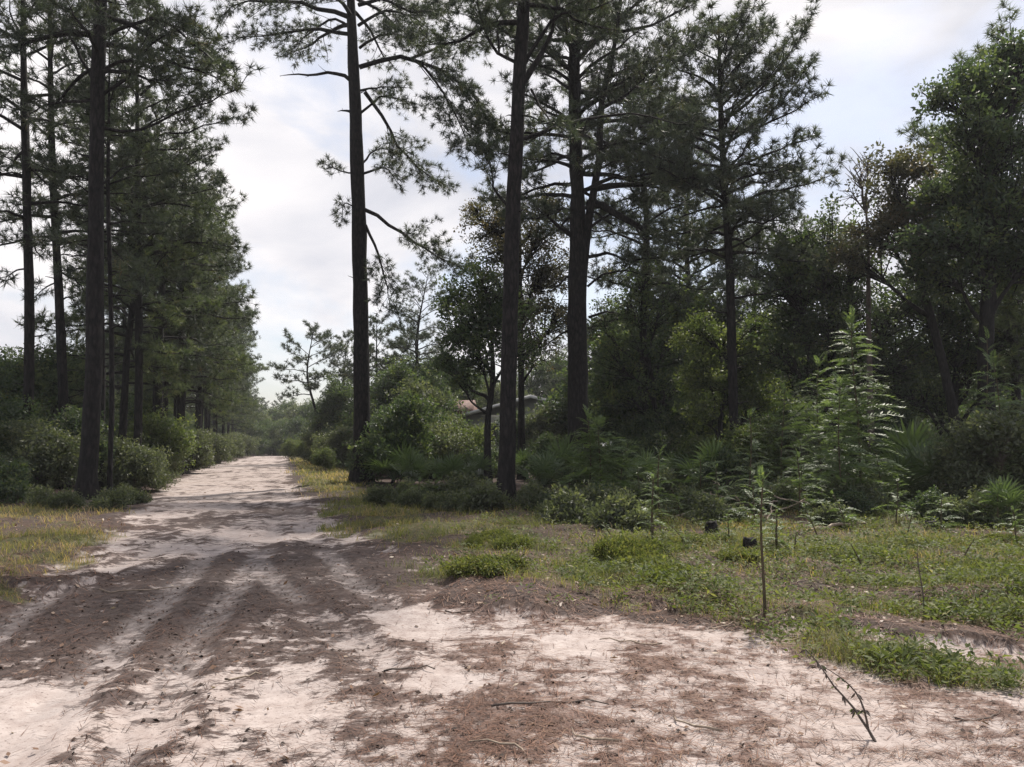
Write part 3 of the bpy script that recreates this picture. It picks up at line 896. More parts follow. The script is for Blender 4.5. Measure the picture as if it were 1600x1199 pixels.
# -- the thickest pine, double stem
d = 30.0
T4 = px_trunk(d, [(903, 735), (903, 600), (902, 450), (903, 340), (899, 220), (897, 100), (899, 10)], 22.5)
st2 = [at(903, 560, d), at(907, 470, d), at(912, 400, d), at(922, 330, d - 0.2), at(936, 250, d - 0.4), at(940, 160, d - 0.6), at(962, 60, d - 0.6), at(975, -60, d - 0.6), at(980, -180, d - 0.5)]
pine_tree(gud(903, d), T4, [0.47, 0.45, 0.42, 0.40, 0.33, 0.29, 0.25, 0.15, 0.04], [
    px_limb(d, [(918, 318), (955, 328), (1000, 358), (1060, 378), (1115, 395)], -2.0, 0.17, subs=2.6, start=0.35),
    px_limb(d, [(1058, 376), (1085, 385), (1100, 372), (1104, 350)], -2.6, 0.06, subs=2.5),
    px_limb(d, [(995, 358), (1010, 375), (1040, 362)], -1.8, 0.05, subs=3),
    px_limb(d, [(925, 296), (970, 288), (1030, 288), (1095, 282)], 1.0, 0.14, subs=3.2, start=0.3),
    px_limb(d, [(930, 235), (980, 222), (1050, 235)], -2.2, 0.09, subs=4),
    px_limb(d, [(913, 168), (945, 148), (985, 134), (1030, 150)], -1.0, 0.11, subs=4),
    px_limb(d, [(910, 80), (945, 55), (972, 28), (1010, 10)], -1.0, 0.12, subs=3.6),
    px_limb(d, [(897, 84), (878, 50), (862, 22)], 1.5, 0.07, subs=4),
    px_limb(d, [(892, 368), (862, 345), (830, 316)], -1.2, 0.09, subs=3.0),
    px_limb(d, [(892, 250), (860, 240), (835, 262)], 1.2, 0.07, subs=4.5),
    px_limb(d, [(892, 190), (860, 178), (832, 160)], -1.6, 0.07, subs=4.5),
    px_limb(d, [(892, 140), (860, 120), (838, 112)], 1.4, 0.07, subs=4.5),
    px_limb(d, [(918, 402), (950, 396), (985, 408), (1040, 400)], -1.5, 0.07, subs=3.4),
    px_limb(d, [(918, 448), (940, 430), (985, 425), (1030, 432)], -1.2, 0.045, subs=2.2),
    px_limb(d, [(920, 496), (945, 488), (975, 492)], -0.8, 0.05, bare=True),
    px_limb(d, [(890, 430), (860, 455), (835, 462)], -0.8, 0.04, bare=True),
    px_limb(d, [(890, 515), (868, 528), (850, 545)], -0.5, 0.035, bare=True),
    px_limb(d, [(918, 360), (945, 340), (985, 330), (1020, 312)], 2.0, 0.06, subs=4.5),
    px_limb(d, [(948, 120), (1000, 100), (1060, 85), (1110, 60)], -0.5, 0.09, subs=4),
    px_limb(d, [(945, 190), (1000, 185), (1075, 170)], 1.5, 0.08, subs=4),
    px_limb(d, [(930, 210), (985, 250), (1035, 255)], -2.0, 0.08, subs=4),
    px_limb(d, [(960, 50), (1010, 40), (1060, 20), (1095, -5)], 0.8, 0.08, subs=4),
], 'thickest pine, double stemmed with heavy dark limbs above the thicket', GR, 13,
    auto=dict(z0=10.5, n=56, L=4.3, subs=4.0, gap=0.21), extra_stems=[(st2, [0.20, 0.26, 0.20, 0.165, 0.14, 0.11, 0.08, 0.05, 0.02])], protos=TUFT_FULL)

# -- bushy pine right of the thick one
d = 26.0
T5 = px_trunk(d, [(1146, 745), (1144, 560), (1140, 420), (1133, 300), (1127, 200), (1124, 90)], 16.6)
pine_tree(gud(1146, d), T5, [0.19, 0.18, 0.17, 0.16, 0.14, 0.12, 0.08, 0.025], [
    px_limb(d, [(1141, 388), (1165, 376), (1195, 358), (1225, 345)], -0.8, 0.04, subs=2.6),
    px_limb(d, [(1142, 405), (1165, 402), (1190, 388), (1215, 392)], 0.8, 0.035, bare=True),
    px_limb(d, [(1143, 430), (1160, 427), (1182, 432)], -0.5, 0.03, bare=True),
    px_limb(d, [(1144, 466), (1170, 462), (1210, 456), (1240, 445)], -0.7, 0.04, bare=True),
    px_limb(d, [(1143, 490), (1110, 486), (1075, 490)], 0.6, 0.03, bare=True),
    px_limb(d, [(1130, 258), (1105, 280), (1075, 296)], -0.8, 0.05, subs=4),
    px_limb(d, [(1132, 265), (1180, 250), (1230, 225), (1272, 218)], -0.4, 0.055, subs=4),
    px_limb(d, [(1134, 330), (1200, 300), (1250, 290), (1305, 272)], 0.5, 0.055, subs=4),
    px_limb(d, [(1128, 190), (1170, 160), (1215, 110), (1262, 42)], -0.4, 0.055, subs=4.2),
    px_limb(d, [(1128, 215), (1180, 195), (1230, 150), (1258, 108)], 0.6, 0.05, subs=4.2),
    px_limb(d, [(1126, 150), (1150, 110), (1180, 70), (1200, 45)], 0.3, 0.05, subs=4.2),
    px_limb(d, [(1136, 350), (1180, 335), (1240, 325)], -1.4, 0.05, subs=4),
    px_limb(d, [(1126, 150), (1095, 120), (1060, 110), (1040, 70)], -0.4, 0.05, subs=4.2),
    px_limb(d, [(1134, 320), (1090, 330), (1050, 345)], 0.8, 0.05, subs=4),
], 'bushy pine right of the double-stemmed one, trunk bare below its rounded crown', GR, 14,
    auto=dict(z0=7.6, z1=16.0, n=58, L=2.9, subs=4.2, gap=0.20, el0=-4, el1=45, start=0.18), protos=TUFT_FULL)

# -- left: the near dark pine
d = 20.5
T1 = px_trunk(d, [(142, 786), (146, 600), (149, 400), (152, 200), (156, 20)], 22.0)
pine_tree(gud(142, d), T1, [0.245, 0.23, 0.215, 0.205, 0.19, 0.12, 0.03], [
    px_limb(d, [(160, 112), (185, 98), (215, 98), (250, 118)], -0.8, 0.05, subs=3.6),
    px_limb(d, [(160, 148), (200, 120), (215, 90), (250, 60), (300, 35)], 0.5, 0.05, subs=3.4),
    px_limb(d, [(160, 60), (200, 40), (250, 30), (290, 60), (335, 95)], -0.8, 0.055, subs=4),
    px_limb(d, [(147, 155), (115, 160), (70, 165), (40, 190)], 0.6, 0.045, subs=4),
    px_limb(d, [(147, 130), (120, 80), (100, 40), (85, 0)], 0.8, 0.05, subs=4),
    px_limb(d, [(148, 55), (110, 50), (60, 60), (15, 85)], -0.8, 0.05, subs=4),
    px_limb(d, [(160, 200), (220, 205), (290, 170), (330, 160), (372, 140)], 1.4, 0.045, subs=2.8),
    px_limb(d, [(158, 290), (190, 265), (240, 255)], 1.4, 0.03, subs=3.5),
    px_limb(d, [(160, 5), (165, 2), (195, 8), (206, 5)], -0.5, 0.02, bare=True),
    px_limb(d, [(146, 395), (120, 400), (95, 398)], 0.5, 0.025, bare=True),
], 'near dark pine trunk left of the track with low shrubs at its foot', GL, 15,
    auto=dict(z0=11.5, n=34, L=3.9, subs=3.8, gap=0.20), protos=TUFT_FULL)

# -- left: two slim pines behind it at the picture edge
d = 23.0
pine_tree(gud(47, d), px_trunk(d, [(47, 775), (46, 560), (43, 350), (38, 150), (36, 20)], 18.5), [0.165, 0.155, 0.15, 0.135, 0.12, 0.07, 0.02], [
    px_limb(d, [(44, 276), (20, 270), (-5, 272)], -0.5, 0.03, subs=3.5),
    px_limb(d, [(47, 262), (70, 285), (90, 300)], 0.5, 0.03, subs=3),
    px_limb(d, [(40, 180), (10, 155), (-15, 150)], -0.5, 0.03, subs=4),
    px_limb(d, [(44, 420), (20, 425), (5, 440)], 0.5, 0.025, subs=3.2),
], 'slim pine leftmost of the near pines, standing in shrubs at the picture edge', GL, 16,
    auto=dict(z0=7.6, n=24, L=2.4, subs=3.6, gap=0.22), protos=TUFT_FULL)
d = 27.0
pine_tree(gud(108, d), px_trunk(d, [(108, 765), (98, 600), (90, 420), (82, 260), (78, 60)], 19.5), [0.19, 0.175, 0.165, 0.145, 0.12, 0.08, 0.02], [
    px_limb(d, [(92, 440), (70, 450), (50, 470)], 0.5, 0.03, subs=4),
    px_limb(d, [(92, 425), (120, 440), (140, 470)], -0.5, 0.03, subs=4),
    px_limb(d, [(93, 470), (110, 465), (130, 490)], 0.8, 0.03, subs=4),
    px_limb(d, [(82, 270), (60, 285), (40, 290)], -0.5, 0.03, subs=4),
], 'leaning slim pine between the leftmost pine and the near dark trunk', GL, 17,
    auto=dict(z0=8.6, n=24, L=2.6, subs=3.6, gap=0.22), protos=TUFT_FULL)
d = 29.0
pine_tree(gud(216, d), px_trunk(d, [(218, 755), (217, 600), (216, 420), (215, 250), (214, 90)], 18.5), [0.17, 0.165, 0.15, 0.14, 0.11, 0.07, 0.02], [
    px_limb(d, [(218, 225), (255, 210), (300, 205), (345, 188), (378, 182)], -0.6, 0.05, subs=3.0),
    px_limb(d, [(218, 330), (260, 310), (310, 300), (345, 292)], 0.5, 0.05, subs=3.6),
    px_limb(d, [(218, 400), (270, 385), (320, 380), (372, 384)], -0.3, 0.05, subs=3.6),
    px_limb(d, [(218, 275), (262, 268), (310, 250), (340, 232)], 0.8, 0.05, subs=3.6),
    px_limb(d, [(218, 150), (260, 120), (310, 110), (345, 100)], 0.8, 0.05, subs=3.6),
], 'full pine behind the near dark trunk, boughs reaching over the track', GL, 18,
    auto=dict(z0=7.5, n=36, L=3.1, subs=3.6, gap=0.22), protos=TUFT_FULL)
POLES = []
for i, (u, dd, h, lab) in enumerate([(164, 24.0, 13.5, 'thin pine pole just right of the near dark trunk'), (178, 22.3, 14.5, 'second thin pine pole right of the near dark trunk, beside the bushes')]):
    POLES.append(1); pole = pine_tree(gud(u, dd), px_trunk(dd, [(u, 770), (u - 3, 600), (u - 6, 430), (u - 9, 300)], h), [0.085, 0.08, 0.07, 0.065, 0.04, 0.015], [], lab, GL, 30 + i,
        auto=dict(z0=6.5, n=18, L=1.9, subs=4.4, gap=0.19), protos=TUFT_FULL)

for i, (u, dd) in enumerate([(262, 39), (276, 41), (287, 38.5), (316, 51), (329, 55), (200, 33), (243, 36)]):
    copy_tree(pole, gud(u, dd), i * 1.3, 1.0 + 0.08 * (i % 3), 'thin dark pine pole at the road side of the left row', 'thin pine poles in the left row')
# -- library pines for the rows and the far woods
def lib_pine(seed, h, r, z0, L, n, subs, mat='needle', protos=TUFT_FULL, gap=0.22, split=False, bend=0.4, **kw):
    rng = np.random.default_rng(seed)
    b = np.array([0.0, 0, 0])
    pts = [b, b + [rng.normal() * bend * 0.4, rng.normal() * bend * 0.4, h * 0.33], b + [rng.normal() * bend, rng.normal() * bend, h * 0.66], b + [rng.normal() * bend, rng.normal() * bend, h]]
    a = dict(z0=z0, n=n, L=L, subs=subs, gap=gap)
    a.update(kw)
    return pine_tree(b, pts, [r, r * 0.85, r * 0.6, 0.02], [], 'x', None, seed, auto=a, protos=protos, mat=mat, split=split)
PA = lib_pine(41, 16.0, 0.19, 4.2, 3.0, 50, 4.2)
PB = lib_pine(42, 15.0, 0.17, 3.6, 2.8, 50, 4.2, 'needle_young')
PC = lib_pine(43, 17.0, 0.20, 6.5, 3.3, 34, 3.8)
PF = lib_pine(44, 13.0, 0.17, 3.0, 2.9, 30, 3.6, protos=TUFT_FAR, gap=0.34, bend=0.6)
PG = lib_pine(45, 12.0, 0.16, 6.0, 3.0, 18, 3.4, protos=TUFT_FAR, gap=0.30, bend=0.8)
LIB_USED = set()
def put(proto, loc, rz, s, label, group=None):
    if proto.name not in LIB_USED:
        LIB_USED.add(proto.name)
        proto.location = loc
        proto.rotation_euler = (0, 0, rz)
        proto.scale = (s, s, s)
        proto['label'] = label
        if group: proto['group'] = group
        elif 'group' in proto: del proto['group']
        return proto
    return copy_tree(proto, loc, rz, s, label, group)

rr = np.random.default_rng(3)
def row_x(y): return -11.2 - 0.322 * (y - 20.5)
row = [(29.5, -0.8, PB, 0.98), (33.0, 0.2, PA, 1.02), (37.0, -0.3, PC, 0.98), (40.0, 0.4, PB, 1.0), (43.5, 0.0, PA, 0.98), (47.5, 0.5, PB, 1.04), (52, 0.2, PC, 0.92), (57, 0.5, PA, 0.96), (62, 0.9, PB, 0.98), (68, 0.4, PA, 0.95), (75, 0.8, PC, 0.86), (83, 0.8, PB, 0.95), (92, 0.8, PA, 0.88), (102, 1.0, PB, 0.9), (113, 1.4, PA, 0.86)]
for i, (y, off, p, s) in enumerate(row):
    lab = (['full green pine first in the left roadside row, just behind the thin poles', 'second full pine of the left roadside row, just past the rounded verge shrub', 'taller pine third in the left roadside row', 'fourth full pine of the left roadside row, beside the low verge shrub', 'fifth pine of the left roadside row, before the far bushes'][i] if i < 5 else 'pine in the far part of the left roadside row')
    put(p, gxy(row_x(y) + off, y), rr.uniform(0, 6.28), s, lab, GL if i < 5 else 'far pines of the left roadside row')
for i in range(18):          # woods behind the row
    y = 66 + i * 3.2 + rr.normal()
    put([PA, PB, PC][i % 3], gxy(row_x(y) - 5.5 - rr.random() * 9, y), rr.uniform(0, 6.28), rr.uniform(0.75, 1.0), 'pine standing in the woods behind the left roadside row', 'pines in the left woods')

# ------------------------------------------------------------------ broadleaved trees and shrubs
def broadleaf(base, lobes, r0, label, cat, group, seed, mat='oak', bark='bark_oak', protos=CLUMP, stems=1, name='oak_tree', trunk_path=None, per=55, cscale=1.0, split=True, tint=(0.1, 0.9), fork=0.4, shell=0.55, bare_frac=0.0, limb_name='limb', crown_name='crown'):
    """lobes: list of (center abs xyz, radius, flatten)"""
    rng = np.random.default_rng(seed)
    base = np.asarray(base, float)
    root = empty(name, base)
    tag(root, label, cat, group)
    lob = [(np.asarray(c, float) - base, r * 1.15, fl) for c, r, fl in lobes]
    top = max(c[2] for c, r, f in lob)
    cen = np.mean([c for c, r, f in lob], axis=0)
    if trunk_path is None:
        tpts = [np.array([0, 0, -0.2]), np.array([cen[0] * 0.15, cen[1] * 0.15, top * 0.25]), np.array([cen[0] * 0.5, cen[1] * 0.5, top * 0.55]), np.array([cen[0], cen[1], top * 0.9])]
    else:
        tpts = np.asarray(trunk_path, float) - base
        tpts[0, 2] -= 0.2
    if stems == 1:
        V, T, P = trunk_geo(tpts, [r0, r0 * 0.8, r0 * 0.6, r0 * 0.25], rng, 12, 20, True, 0.07)
        add_part(root, 'trunk', Geo().add(V, T).mesh('broadleaf_trunk', M[bark], True))
    else:
        P = None
    crown = Geo()
    cpos, cdir = [], []
    joined = Geo()
    for c, r, fl in lob:
        if P is not None:
            zs = min(max(c[2] - r * 1.2 - np.linalg.norm(c[:2]) * fork, P[-1, 2] * 0.18), P[-1, 2] * 0.95)
            p0 = point_at(P, zs)
        else:
            p0 = rng.normal(size=3) * np.array([0.12, 0.12, 0]); p0[2] = 0
        dist = np.linalg.norm(c - p0)
        mid = p0 + (c - p0) * 0.5 + rng.normal(size=3) * 0.10 * dist + np.array([0, 0, 0.05 * dist])
        path = smooth_path([p0, p0 + (mid - p0) * 0.5 + rng.normal(size=3) * 0.04 * dist, mid, c], 9)
        rr_ = max(min(r0 * 0.45, 0.03 * dist + 0.01), 0.008)
        g = Geo().add(*tubes(path[None], np.linspace(rr_, rr_ * 0.3, 9)[None], 6))
        n = max(5, int(per * r * r * 1.55 * rng.uniform(0.65, 1.2)))
        dd = rng.normal(size=(n, 3)); dd /= np.linalg.norm(dd, axis=1, keepdims=True)
        bump = 1 + 0.38 * np.sin(dd @ rng.normal(size=3) * 3.1 + rng.uniform(0, 6)) * np.cos(dd @ rng.normal(size=3) * 2.7)
        pos = c + dd * (r * (shell * 0.55 + (1.18 - shell * 0.55) * rng.random((n, 1)) ** 0.75) * bump[:, None] * np.exp(rng.normal(size=(n, 1)) * 0.16 + (rng.random((n, 1)) < 0.10) * rng.uniform(0.1, 0.5, (n, 1)))) * np.array([1, 1, fl])
        ti = rng.integers(4, 9, n)
        st = path[ti]
        m = (st + pos) / 2 + rng.normal(size=(n, 3)) * 0.12 * r + np.array([0, 0, 0.05 * r])
        tw = np.stack([st, st * 0.25 + m * 0.75 + rng.normal(size=(n, 3)) * 0.03 * r, m * 0.35 + pos * 0.65, pos], 1)
        tr_ = np.array([0.35, 0.28, 0.18, 0.10])[None] * rr_ * np.ones((n, 1))
        g.add(*tubes(tw, np.maximum(tr_, 0.004), 3))
        keep = rng.random(n) >= bare_frac
        cpos.append(pos[keep]); cdir.append(dd[keep])
        # a second clump part-way along half of the twigs
        h = keep & (rng.random(n) < 0.5)
        cpos.append((m * 0.4 + pos * 0.6)[h]); cdir.append(dd[h])
        if split:
            add_part(root, limb_name, g.mesh('broadleaf_limb', M[bark], True))
        else:
            joined.add(np.concatenate(g.V), np.concatenate(g.T))
    if not split:
        add_part(root, limb_name, joined.mesh('broadleaf_stems', M[bark], True))
    cpos = np.concatenate(cpos); cdir = np.concatenate(cdir)
    if len(cpos):
        up = np.zeros_like(cdir); up[:, 2] = 1
        dirs = up + cdir * 0.5 + rng.normal(size=cdir.shape) * 0.25
        scatter(crown, protos, cpos, dirs, rng.uniform(0.75, 1.25, len(cpos)) * cscale, rng.uniform(*tint, len(cpos)), rng)
        cr = add_part(root, crown_name, crown.mesh('leaves', M[mat]))
        cr['kind'] = 'stuff'
    return root

def px_lobes(d, items):
    """(u, v, radius px, depth offset, flatten)"""
    o = []
    for u, v, rp, dd, fl in items:
        o.append((at(u, v, d + dd), rp * (d + dd) / F_PX, fl))
    return o

GO = 'oaks in the thicket right of the track'
# dark oak between the slender pine and the track-side pine
d = 28.0
broadleaf(gud(766, d), px_lobes(d, [(720, 470, 32, 0.5, 0.9), (755, 445, 35, -0.6, 0.9), (790, 480, 35, 0.8, 0.9), (715, 520, 34, -0.5, 0.8), (760, 500, 42, 0, 0.9), (700, 565, 26, 0.4, 0.7), (745, 560, 34, -0.8, 0.8), (800, 545, 36, 0.6, 0.8), (725, 600, 22, 0.3, 0.6)]),
    0.17, 'dark oak with a curved trunk between the straight pine and the slender leaning pine', 'oak tree', GO, 51, per=46,
    trunk_path=[gud(763, d), at(762, 660, d), at(770, 590, d), at(766, 480, d)])
# lighter oak behind the slender pine
d = 34.0
broadleaf(gud(815, d), px_lobes(d, [(770, 355, 40, 0, 0.8), (745, 330, 24, 0.8, 0.8), (800, 330, 38, 1, 0.8), (780, 395, 34, -0.5, 0.8), (840, 370, 44, 0.8, 0.8), (850, 430, 44, 0, 0.8), (820, 480, 44, 1, 0.8), (870, 490, 40, -0.6, 0.8), (835, 540, 40, 0, 0.8), (865, 320, 34, 1.5, 0.8), (760, 425, 20, 0, 0.8)]),
    0.20, 'tall thin-crowned oak seen behind the slender leaning pine', 'oak tree', GO, 52, per=26, mat='oak_red', shell=0.3)
# big bronzed oak at the right edge, pine-topped
d = 22.0
broadleaf(gud(1545, d), px_lobes(d, [(1465, 150, 30, -0.3, 0.7), (1505, 130, 34, 0.4, 0.8), (1540, 150, 45, 0, 0.9), (1585, 130, 40, 0.6, 0.9), (1520, 205, 42, -0.6, 0.9), (1570, 220, 55, 0.4, 0.9), (1535, 275, 52, 0.3, 0.9), (1600, 300, 55, -0.6, 0.9), (1500, 320, 45, 0.5, 0.8), (1560, 350, 60, 0.2, 0.9), (1470, 370, 48, -0.5, 0.8), (1530, 410, 55, 0.5, 0.8), (1610, 410, 50, 0.3, 0.8), (1455, 300, 30, 0.2, 0.6), (1450, 430, 42, 0.6, 0.7), (1590, 90, 34, 0, 0.8), (1560, 85, 26, 0.4, 0.9)]),
    0.30, 'tall dense oak at the right edge, highest of the broadleaved trees', 'oak tree', GO, 53, per=44,
    trunk_path=[gud(1543, d), at(1540, 600, d), at(1545, 450, d), at(1560, 200, d)])
d = 24.0
broadleaf(gud(1500, d), px_lobes(d, [(1385, 260, 30, 0, 0.8), (1420, 250, 30, 0.4, 0.7), (1440, 265, 22, -0.4, 0.7), (1390, 300, 34, 0.5, 0.8), (1430, 320, 38, -0.4, 0.8), (1395, 345, 38, 0.2, 0.8), (1360, 365, 34, 0.6, 0.8), (1440, 375, 36, -0.6, 0.8), (1330, 400, 28, 0.3, 0.7)]),
    0.2, 'bronzed oak bough mass left of the tallest oak', 'oak tree', GO, 54, per=38, mat='oak_red')
put(PB, gud(1578, 27), 1.0, 1.06, 'pine whose tip rises over the tallest oak at the right edge', GR)
# dead bare-topped tree
d = 25.5
broadleaf(gud(1357, d), px_lobes(d, [(1335, 262, 20, 0, 0.9), (1355, 250, 22, 0.3, 1.0), (1330, 300, 20, -0.3, 0.8), (1375, 290, 16, 0.2, 0.8)]),
    0.13, 'dead bare-twigged tree top poking out above the oaks', 'dead tree', None, 55, per=60, bare_frac=1.0, bark='twig', name='dead_tree',
    trunk_path=[gud(1357, d), at(1357, 500, d), at(1357, 400, d), at(1352, 310, d)])
# dense dark evergreen oak in the middle right
d = 27.0
broadleaf(gud(1300, d), px_lobes(d, [(1240, 390, 42, 0, 0.9), (1290, 380, 44, 0.5, 0.9), (1335, 420, 40, 0, 0.9), (1220, 440, 42, -0.5, 0.9), (1275, 440, 50, 0.8, 0.9), (1330, 470, 46, 0.4, 0.9), (1240, 500, 46, 0.3, 0.9), (1295, 510, 50, -0.2, 0.9), (1350, 540, 44, 0.6, 0.8), (1215, 550, 36, 0.4, 0.9), (1260, 575, 44, 0.6, 0.9), (1310, 590, 44, 0.8, 0.8), (1390, 500, 40, 0.6, 0.8), (1410, 560, 40, 0.9, 0.8)]),
    0.22, 'dense dark evergreen oak behind the tallest sapling', 'oak tree', GO, 56, per=42)
d = 28.0
broadleaf(gud(1480, d), px_lobes(d, [(1420, 470, 46, 0, 0.8), (1480, 480, 52, 0.5, 0.8), (1540, 490, 46, -0.5, 0.8), (1600, 500, 50, 0, 0.8), (1450, 540, 48, 0.6, 0.8), (1510, 560, 48, 0.8, 0.8), (1580, 570, 46, 0.8, 0.8), (1400, 610, 40, 0.9, 0.8), (1470, 620, 40, 1.0, 0.8), (1640, 430, 50, 0.5, 0.8)]),
    0.2, 'low dark oak filling the shade below the tallest oak, limbs bending near the ground', 'oak tree', GO, 57, per=44)
d = 33.0
broadleaf(gud(1030, d), px_lobes(d, [(1010, 440, 36, 0, 0.8), (980, 480, 40, 0.5, 0.8), (1030, 490, 42, -0.5, 0.8), (1060, 540, 40, 0.5, 0.8), (1000, 550, 42, 0, 0.8), (960, 560, 36, 1, 0.8), (1040, 600, 40, 0, 0.8), (980, 620, 36, 0.6, 0.8), (940, 500, 30, 1, 0.8)]),
    0.15, 'spindly dark oak right of the thickest pine trunk', 'oak tree', GO, 58, per=15, mat='oak')
d = 28.5
broadleaf(gud(1120, d), px_lobes(d, [(1090, 520, 34, 0, 0.8), (1130, 540, 36, 0.5, 0.8), (1170, 560, 36, 0.2, 0.8), (1100, 580, 38, -0.4, 0.8), (1150, 610, 40, 0.4, 0.8), (1090, 640, 34, 0.2, 0.8), (1190, 510, 30, 0.6, 0.8), (1190, 620, 34, 0.4, 0.8)]),
    0.11, 'olive-green young oak around the trunk of the bushy pine', 'oak tree', GO, 59, per=36, mat='olive')

# library broadleaves for the woods
def lib_oak(seed, h, w, per, mat, protos=CLUMP_FAR, n=12, low=0.3, name='oak_tree'):
    rng = np.random.default_rng(seed)
    lobes = []
    for i in range(n):
        f = low + (0.95 - low) * (i + 0.5) / n
        rad = w * 0.5 * math.sin(math.pi * min(0.93, 0.22 + 0.72 * f)) * rng.uniform(0.4, 1.0)
        a = i * 2.4 + rng.normal() * 0.4
        lobes.append((np.array([math.cos(a) * rad, math.sin(a) * rad, f * h]), w * rng.uniform(0.15, 0.24), 0.8))
    return broadleaf((0, 0, 0), lobes, 0.014 * h + 0.03, 'x', 'oak tree', None, seed, mat=mat, protos=protos, per=per, split=False, name=name, limb_name='limbs')
OA = lib_oak(61, 10.0, 7.0, 18, 'oak')
OB = lib_oak(62, 9.0, 6.0, 18, 'oak')
OC = lib_oak(63, 8.0, 5.5, 20, 'shrub')
for i in range(34):          # woods behind the right thicket
    y = rr.uniform(40, 75)
    u = 600 + 1150 * (i + rr.random()) / 34
    p = [OA, PC, OB, PF, OA, OC, PG][i % 7]
    if 670 < u < 975: y = rr.uniform(62, 78)
    s = rr.uniform(0.75, 1.05)
    put(p, gxy((u - 800) / F_PX * y, y), rr.uniform(0, 6.28), s * (1.0 if p in (OA, OB, OC) else 0.85),
        'oak deep in the woods behind the right-hand thicket' if p in (OA, OB, OC) else 'pine deep in the woods behind the right-hand thicket', 'trees deep in the right woods')
for i in range(14):          # left woods, understorey trees
    y = 24 + i * 4.5
    put([OB, OC][i % 2], gxy(row_x(y) - 3.5 - rr.random() * 6, y), rr.uniform(0, 6.28), rr.uniform(0.45, 0.62), 'low oak among the pines of the left woods', 'low oaks in the left woods')
for i, (u, dd, p, s) in enumerate([(-60, 26, OA, 0.5), (-10, 32, OB, 0.6), (40, 36, OA, 0.55), (75, 33, OC, 0.65), (118, 38, OA, 0.6)]):
    put(p, gud(u, dd), i * 1.3, s, 'shaded oak behind the leftmost near pines', 'shaded oaks at the left edge')
# ------------------------------------------------------------------ shrubs
def lib_shrub(seed, h, w, per, mat, protos=CLUMP_SMALL, n=9, name='shrub'):
    rng = np.random.default_rng(seed)
    lobes = []
    for i in range(n):
        a = i * 2.4 + rng.normal() * 0.5
        f = rng.uniform(0.25, 0.85)
        rad = w * 0.5 * math.sqrt(max(0.05, 1 - (f - 0.3) ** 2 * 2.2)) * rng.uniform(0.2, 0.9)
        lobes.append((np.array([math.cos(a) * rad, math.sin(a) * rad, f * h]), (min(w, h) if h > 0.2 else 0.5) * rng.uniform(0.2, 0.32), 0.85 if h > 0.2 else 0.4))
    return broadleaf((0, 0, 0), lobes, 0.03, 'x', 'shrub', None, seed, mat=mat, bark='twig', protos=protos, per=per, split=False, stems=3, name=name, limb_name='stems', crown_name='foliage')
SA = lib_shrub(71, 1.8, 2.0, 270, 'shrub')
SB = lib_shrub(72, 2.6, 2.4, 150, 'shrub', CLUMP_MED)
SC = lib_shrub(73, 1.4, 2.2, 150, 'oak', CLUMP_MED, n=7)
SD = lib_shrub(74, 2.4, 2.0, 140, 'olive', CLUMP_MED)
SE = lib_shrub(75, 0.5, 1.0, 520, 'shrub', n=8)
SF = lib_shrub(76, 3.4, 2.4, 75, 'oak', CLUMP, n=11)
CLUMP_TINY = [clump_proto(prng, 22, 0.11, 0.050, 0.020, 0.8) for _ in range(5)]
SG = lib_shrub(77, 0.17, 1.1, 900, 'weed', CLUMP_TINY, n=12, name='weed_mound')
SG['category'] = 'weeds'
